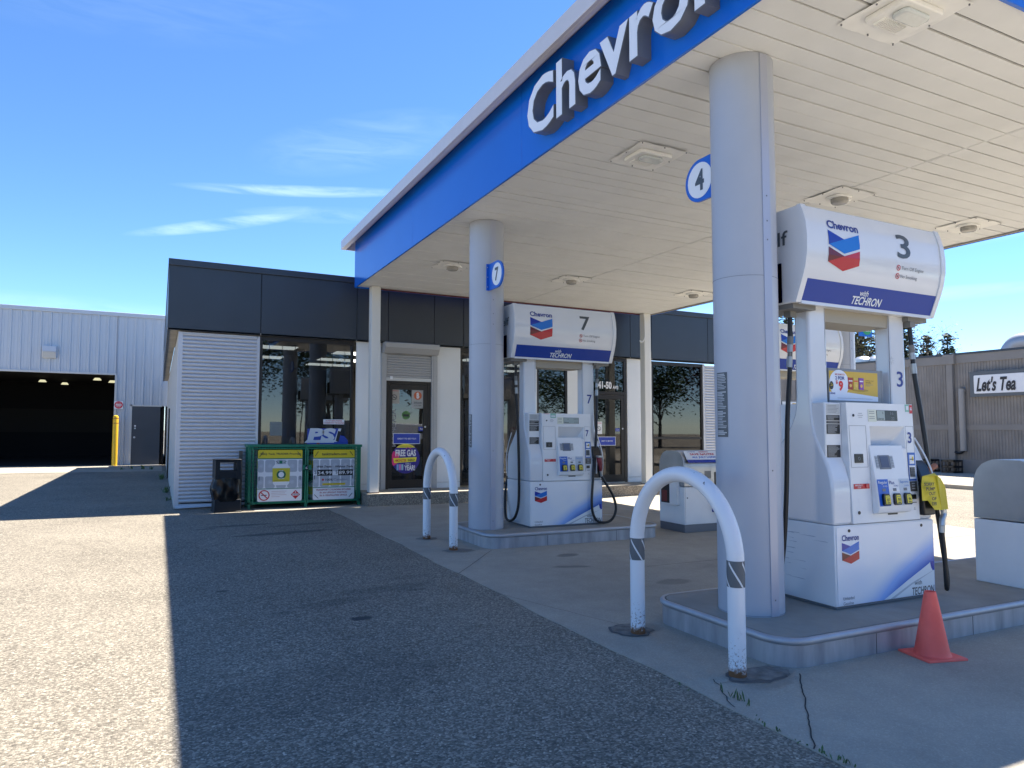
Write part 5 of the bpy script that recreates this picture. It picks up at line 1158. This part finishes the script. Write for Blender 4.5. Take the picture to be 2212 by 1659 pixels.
t = thing('rooftop_vent', 'curved galvanised duct vent on the concrete building roof at the right edge', 'vent', (gx + 1.5, 15.2, 4.5))
b = MB(); b.tube([(0, -.9, .35), (0, -.2, .55), (0, .25, .5), (0, .5, .2), (0, .5, -.1)], .34, mat('galvanised', (.42, .43, .45), .5, .5), n=20); b.build('duct', t)
for k, (x, y_, l_) in enumerate(((29.3, 22.25, 'round galvanised roof vent seen between the two uprights of pump 3'), (29.6, 21.75, 'second roof vent almost hidden by the right upright of pump 3'))):
    t = thing('roof_turbine', l_, 'vent', (x, y_, 4.25), 0, 'round roof vents'); b = MB(); b.cyl((0, 0), .30, 0, .55, MATS['galvanised'] if 'galvanised' in MATS else alu, n=20); b.lathe([(.42, .55), (.42, .75), (.25, .88), (.02, .92)], (0, 0), alu, n=20); b.build('vent_cap', t)
for k, (y_, l_) in enumerate(((17.8, 'black milk crate by the concrete wall, hidden partly by the hose'), (16.9, 'black milk crate standing alone at the foot of the concrete wall'))):
    t = thing('milk_crate', l_, 'crate', (27.1, y_, .115), 0, 'black crates at the foot of the wall'); b = MB()
    for s_ in (-1, 1):
        b.box(s_ * .24 - .02, s_ * .24 + .02, -.24, .24, 0, .5, black) if False else None
        for z_ in (0, .2, .42): b.box(s_ * .24 - .015, s_ * .24 + .015, -.25, .25, z_, z_ + .07, black); b.box(-.25, .25, s_ * .24 - .015, s_ * .24 + .015, z_, z_ + .07, black)
        for q in (-.23, 0, .23): b.box(s_ * .24 - .015, s_ * .24 + .015, q - .02, q + .02, 0, .49, black); b.box(q - .02, q + .02, s_ * .24 - .015, s_ * .24 + .015, 0, .49, black)
    b.box(-.24, .24, -.24, .24, .0, .03, black); b.build('crate_body', t)

# ---------------------------------------------------------------- trees and weeds
def leafmat(n, c): return mat(n, c, .6, noise=.5, nscale=2, spec=.2)
def leaves(b, pts, sz, m, rnd):
    for p in pts:
        a = rnd.uniform(0, 6.28); e = rnd.uniform(-1, 1); u = Vector((math.cos(a), math.sin(a), e * .6)).normalized(); w_ = u.cross(Vector((rnd.uniform(-1, 1), rnd.uniform(-1, 1), 1))).normalized(); s_ = sz * rnd.uniform(.6, 1.3); p = Vector(p)
        b.add([p - u * s_, p - w_ * s_ * .55, p + u * s_, p + w_ * s_ * .55], [(0, 1, 2, 3)], m)
def spruce(x, y, h, r, label, seed, dens=1.0):
    rnd = random.Random(seed); t = thing('spruce_tree', label, 'tree', (x, y, 0), 0, 'spruces beyond the concrete building')
    b = MB(); b.cyl((0, 0), .16, 0, h * .98, mat('spruce_bark', (.09, .065, .05), .9), n=8, r2=.02); b.build('trunk', t)
    b = MB(); m = leafmat('spruce_green', (.045, .075, .04)); z_ = h * .12
    while z_ < h:
        k = 1 - z_ / h; rad = r * (k ** .8) * rnd.uniform(.75, 1.15) + .12; nb = max(4, int(9 * k + 4)); a0 = rnd.uniform(0, 6.28)
        for i in range(nb):
            a = a0 + 6.283 * i / nb + rnd.uniform(-.25, .25); L_ = rad * rnd.uniform(.65, 1.1); n = int((4 + L_ * 9) * dens)
            pts = []
            for j in range(n):
                q = rnd.uniform(.05, 1) ; sp = .18 * (1 - q * .6); pts.append((math.cos(a) * L_ * q + rnd.gauss(0, sp), math.sin(a) * L_ * q + rnd.gauss(0, sp), z_ - .28 * L_ * q + .1 * L_ * q * q + rnd.gauss(0, .06)))
            leaves(b, pts, .13, m, rnd)
        z_ += rnd.uniform(.28, .42) * (.6 + .6 * k)
    b.build('crown', t, sharp=False)
def leafy(x, y, h, r, label, seed, col, n=2600, sz=.14, bare=False, grp='leafy trees beyond the concrete building', nm='leafy_tree'):
    rnd = random.Random(seed); t = thing(nm, label, 'tree', (x, y, 0), 0, grp); b = MB(); bk = mat('grey_bark', (.08, .065, .055), .9)
    b.tube([(0, 0, 0), (.05, 0, h * .25), (0, .05, h * .5), (.05, 0, h * .8)], .16, bk, n=8, smooth=3, radii=[.18, .16, .12, .09, .06, .04]); tips = []
    for i in range(26):
        z0 = h * rnd.uniform(.25, .75); a = rnd.uniform(0, 6.28); L_ = r * rnd.uniform(.6, 1.05); e = Vector((math.cos(a) * L_, math.sin(a) * L_, min(h, z0 + rnd.uniform(.2, .45) * h)))
        m1 = Vector((0, 0, z0)).lerp(e, .5) + Vector((rnd.gauss(0, .15), rnd.gauss(0, .15), .1)); b.tube([(0, 0, z0), m1, e], .03, bk, n=5, smooth=2, radii=[.035, .02, .012, .006] if bare else [.05, .03, .02, .012]); tips += [e, m1, m1.lerp(e, .5)]
        for j in range(5):
            q = m1.lerp(e, rnd.uniform(0, 1)); e2 = q + Vector((rnd.gauss(0, .5), rnd.gauss(0, .5), rnd.uniform(.1, .9))); b.tube([q, e2], .005 if bare else .009, bk, n=3, smooth=0); tips.append(e2)
    b.build('trunk', t)
    b = MB(); m = leafmat(nm + '_leaf_%d' % seed, col); pts = []
    for i in range(n):
        c = rnd.choice(tips); s_ = (.75 if sz > .15 else .42) if not bare else .3; pts.append((c.x + rnd.gauss(0, s_), c.y + rnd.gauss(0, s_), c.z + rnd.gauss(0, s_)))
    leaves(b, pts, sz, m, rnd); b.build('crown', t, sharp=False)
TR = [(2,)]
spruce(38, 34.6, 11.6, 2.2, 'tall dark spruce seen left of the near pump beside its hose', 21)
spruce(38, 26.4, 9.2, 2.6, 'dark bushy spruce just right of the near pump right upright', 22, 2.2)
spruce(38.5, 25.2, 7.0, .8, 'small thin spruce between twiggy shrubs above the wall', 23, 2)
spruce(38.0, 23.7, 7.1, .8, 'sparse narrow spruce standing alone above the concrete roof', 24, 1.6)
leafy(38.0, 29.0, 10.4, 2.4, 'pale green leafy tree seen between the near pump uprights', 31, (.24, .23, .12), 7500, .13)
leafy(38.5, 26.0, 6.9, 1.3, 'sparse twiggy tree beside the dark bushy spruce', 32, (.16, .17, .07), 900, .06, True)
leafy(38.0, 24.6, 6.9, 1.1, 'sparse twiggy shrub left of the lone narrow spruce', 33, (.17, .17, .08), 700, .06, True)

def weeds(name, spots, seed, sc=1):
    rnd = random.Random(seed); b = MB(); m = leafmat('weed_green', (.12, .19, .07))
    for (x, y, n, h) in spots:
        for i in range(n):
            a = rnd.uniform(0, 6.28); p = Vector((x + rnd.gauss(0, .016 * sc), y + rnd.gauss(0, .05 * sc), .005)); hh = h * rnd.uniform(.4, 1); tip = p + Vector((math.cos(a) * hh * .5, math.sin(a) * hh * .5, hh)); w_ = Vector((-math.sin(a), math.cos(a), 0)) * .0035 * sc
            b.add([p - w_, p + w_, p.lerp(tip, .6) + w_ * 1.6, tip, p.lerp(tip, .6) - w_ * 1.6], [(0, 1, 2, 3, 4)], m)
    o = b.build(name, sharp=False); o['kind'] = 'stuff'; return tag(o, 'small green weeds growing in the pavement joint', 'weeds')
weeds('pavement_weeds', [(3.13, 3.28, 12, .06), (3.02, 3.02, 4, .02), (3.0, 2.88, 7, .025), (3.0, 2.72, 4, .02), (3.0, 2.60, 6, .025), (3.02, 2.5, 10, .035), (3.0, 2.42, 6, .025), (2.98, 3.6, 4, .02)], 5)
o = weeds('wall_weeds', [(-.5, 30.6, 22, .2), (-.9, 30.8, 14, .16), (-1.2, 30.4, 14, .12), (.12, 24.5, 30, .22), (.2, 19.5, 22, .18), (.22, 17.4, 14, .10), (-.2, 30.3, 16, .18)], 6, 2); o['label'] = 'green weeds at the foot of the store side wall'

# ---------------------------------------------------------------- surroundings mirrored in the windows (behind the camera)
b = MB(); b.box(-30, 2, -34, -26, 0, 4.4, mat('strip_mall_brown', (.035, .032, .03), .8)); b.box(-30, 2.2, -25.9, -25.6, 2.9, 3.5, blued); tag(b.build('strip_mall'), 'brown flat-roofed shop row behind the viewpoint, mirrored in the store window', 'building')
for i, (x, y, h, r, c_) in enumerate(((12, -26, 9, 4, (.05, .09, .03)), (19, -24, 10, 4, (.10, .03, .03)), (27, -27, 9, 4.5, (.05, .09, .035)), (6, -30, 11, 3.5, (.04, .08, .04)), (36, -27, 7, 4.5, (.05, .09, .03)), (44, -25, 8.5, 3.6, (.06, .11, .035)), (50, -25, 12, 3.6, (.13, .03, .025)))):
    leafy(x, y, h, r, ('green', 'dark red', 'broad green', 'tall green', 'low green', 'round green', 'tall copper red')[i] + ' tree across the road behind the viewpoint', 60 + i, c_, 5200, .17, grp='trees behind the viewpoint', nm='street_tree')
t = thing('parked_van', 'white van parked behind the viewpoint, mirrored in the store window', 'van', (16, -16, 0))
b = MB(); b.prism([(-2.4, .4), (2.5, .4), (2.5, 1.0), (1.8, 1.2), (1.2, 1.95), (-2.4, 2.0)], lambda u, v, w_: (u, w_, v), -.9, .9, whiteg); b.build('body', t, bevel=.08, seg=3)
for sx_ in (-1.5, 1.6):
    for sy in (-.92, .72): b = MB(); b.cyl((sx_, .36), .36, sy, sy + .2, rubber, n=24, axis='y'); b.build('wheel', t)
b = MB(); b.box(-.2, 1.0, .895, .91, 1.35, 1.75, black); b.build('side_window', t)

# ---------------------------------------------------------------- the lot falls gently toward +X: lower everything by K per metre
bpy.context.view_layer.update()
objs = [o for o in scene.collection.objects if o.type in ('MESH', 'EMPTY')]
wm = {o.name: o.matrix_world.copy() for o in objs}; done = set()
for o in objs:
    M = wm[o.name]; p = M.translation; dz = -K * p.x
    if o.parent: dz -= -K * wm[o.parent.name].translation.x
    o.location.z += dz
    if o.type == 'MESH' and o.data.name not in done:
        done.add(o.data.name); M3 = M.to_3x3(); a, c_ = M3[0][0], M3[0][1]
        for v in o.data.vertices: v.co.z -= K * (a * v.co.x + c_ * v.co.y)
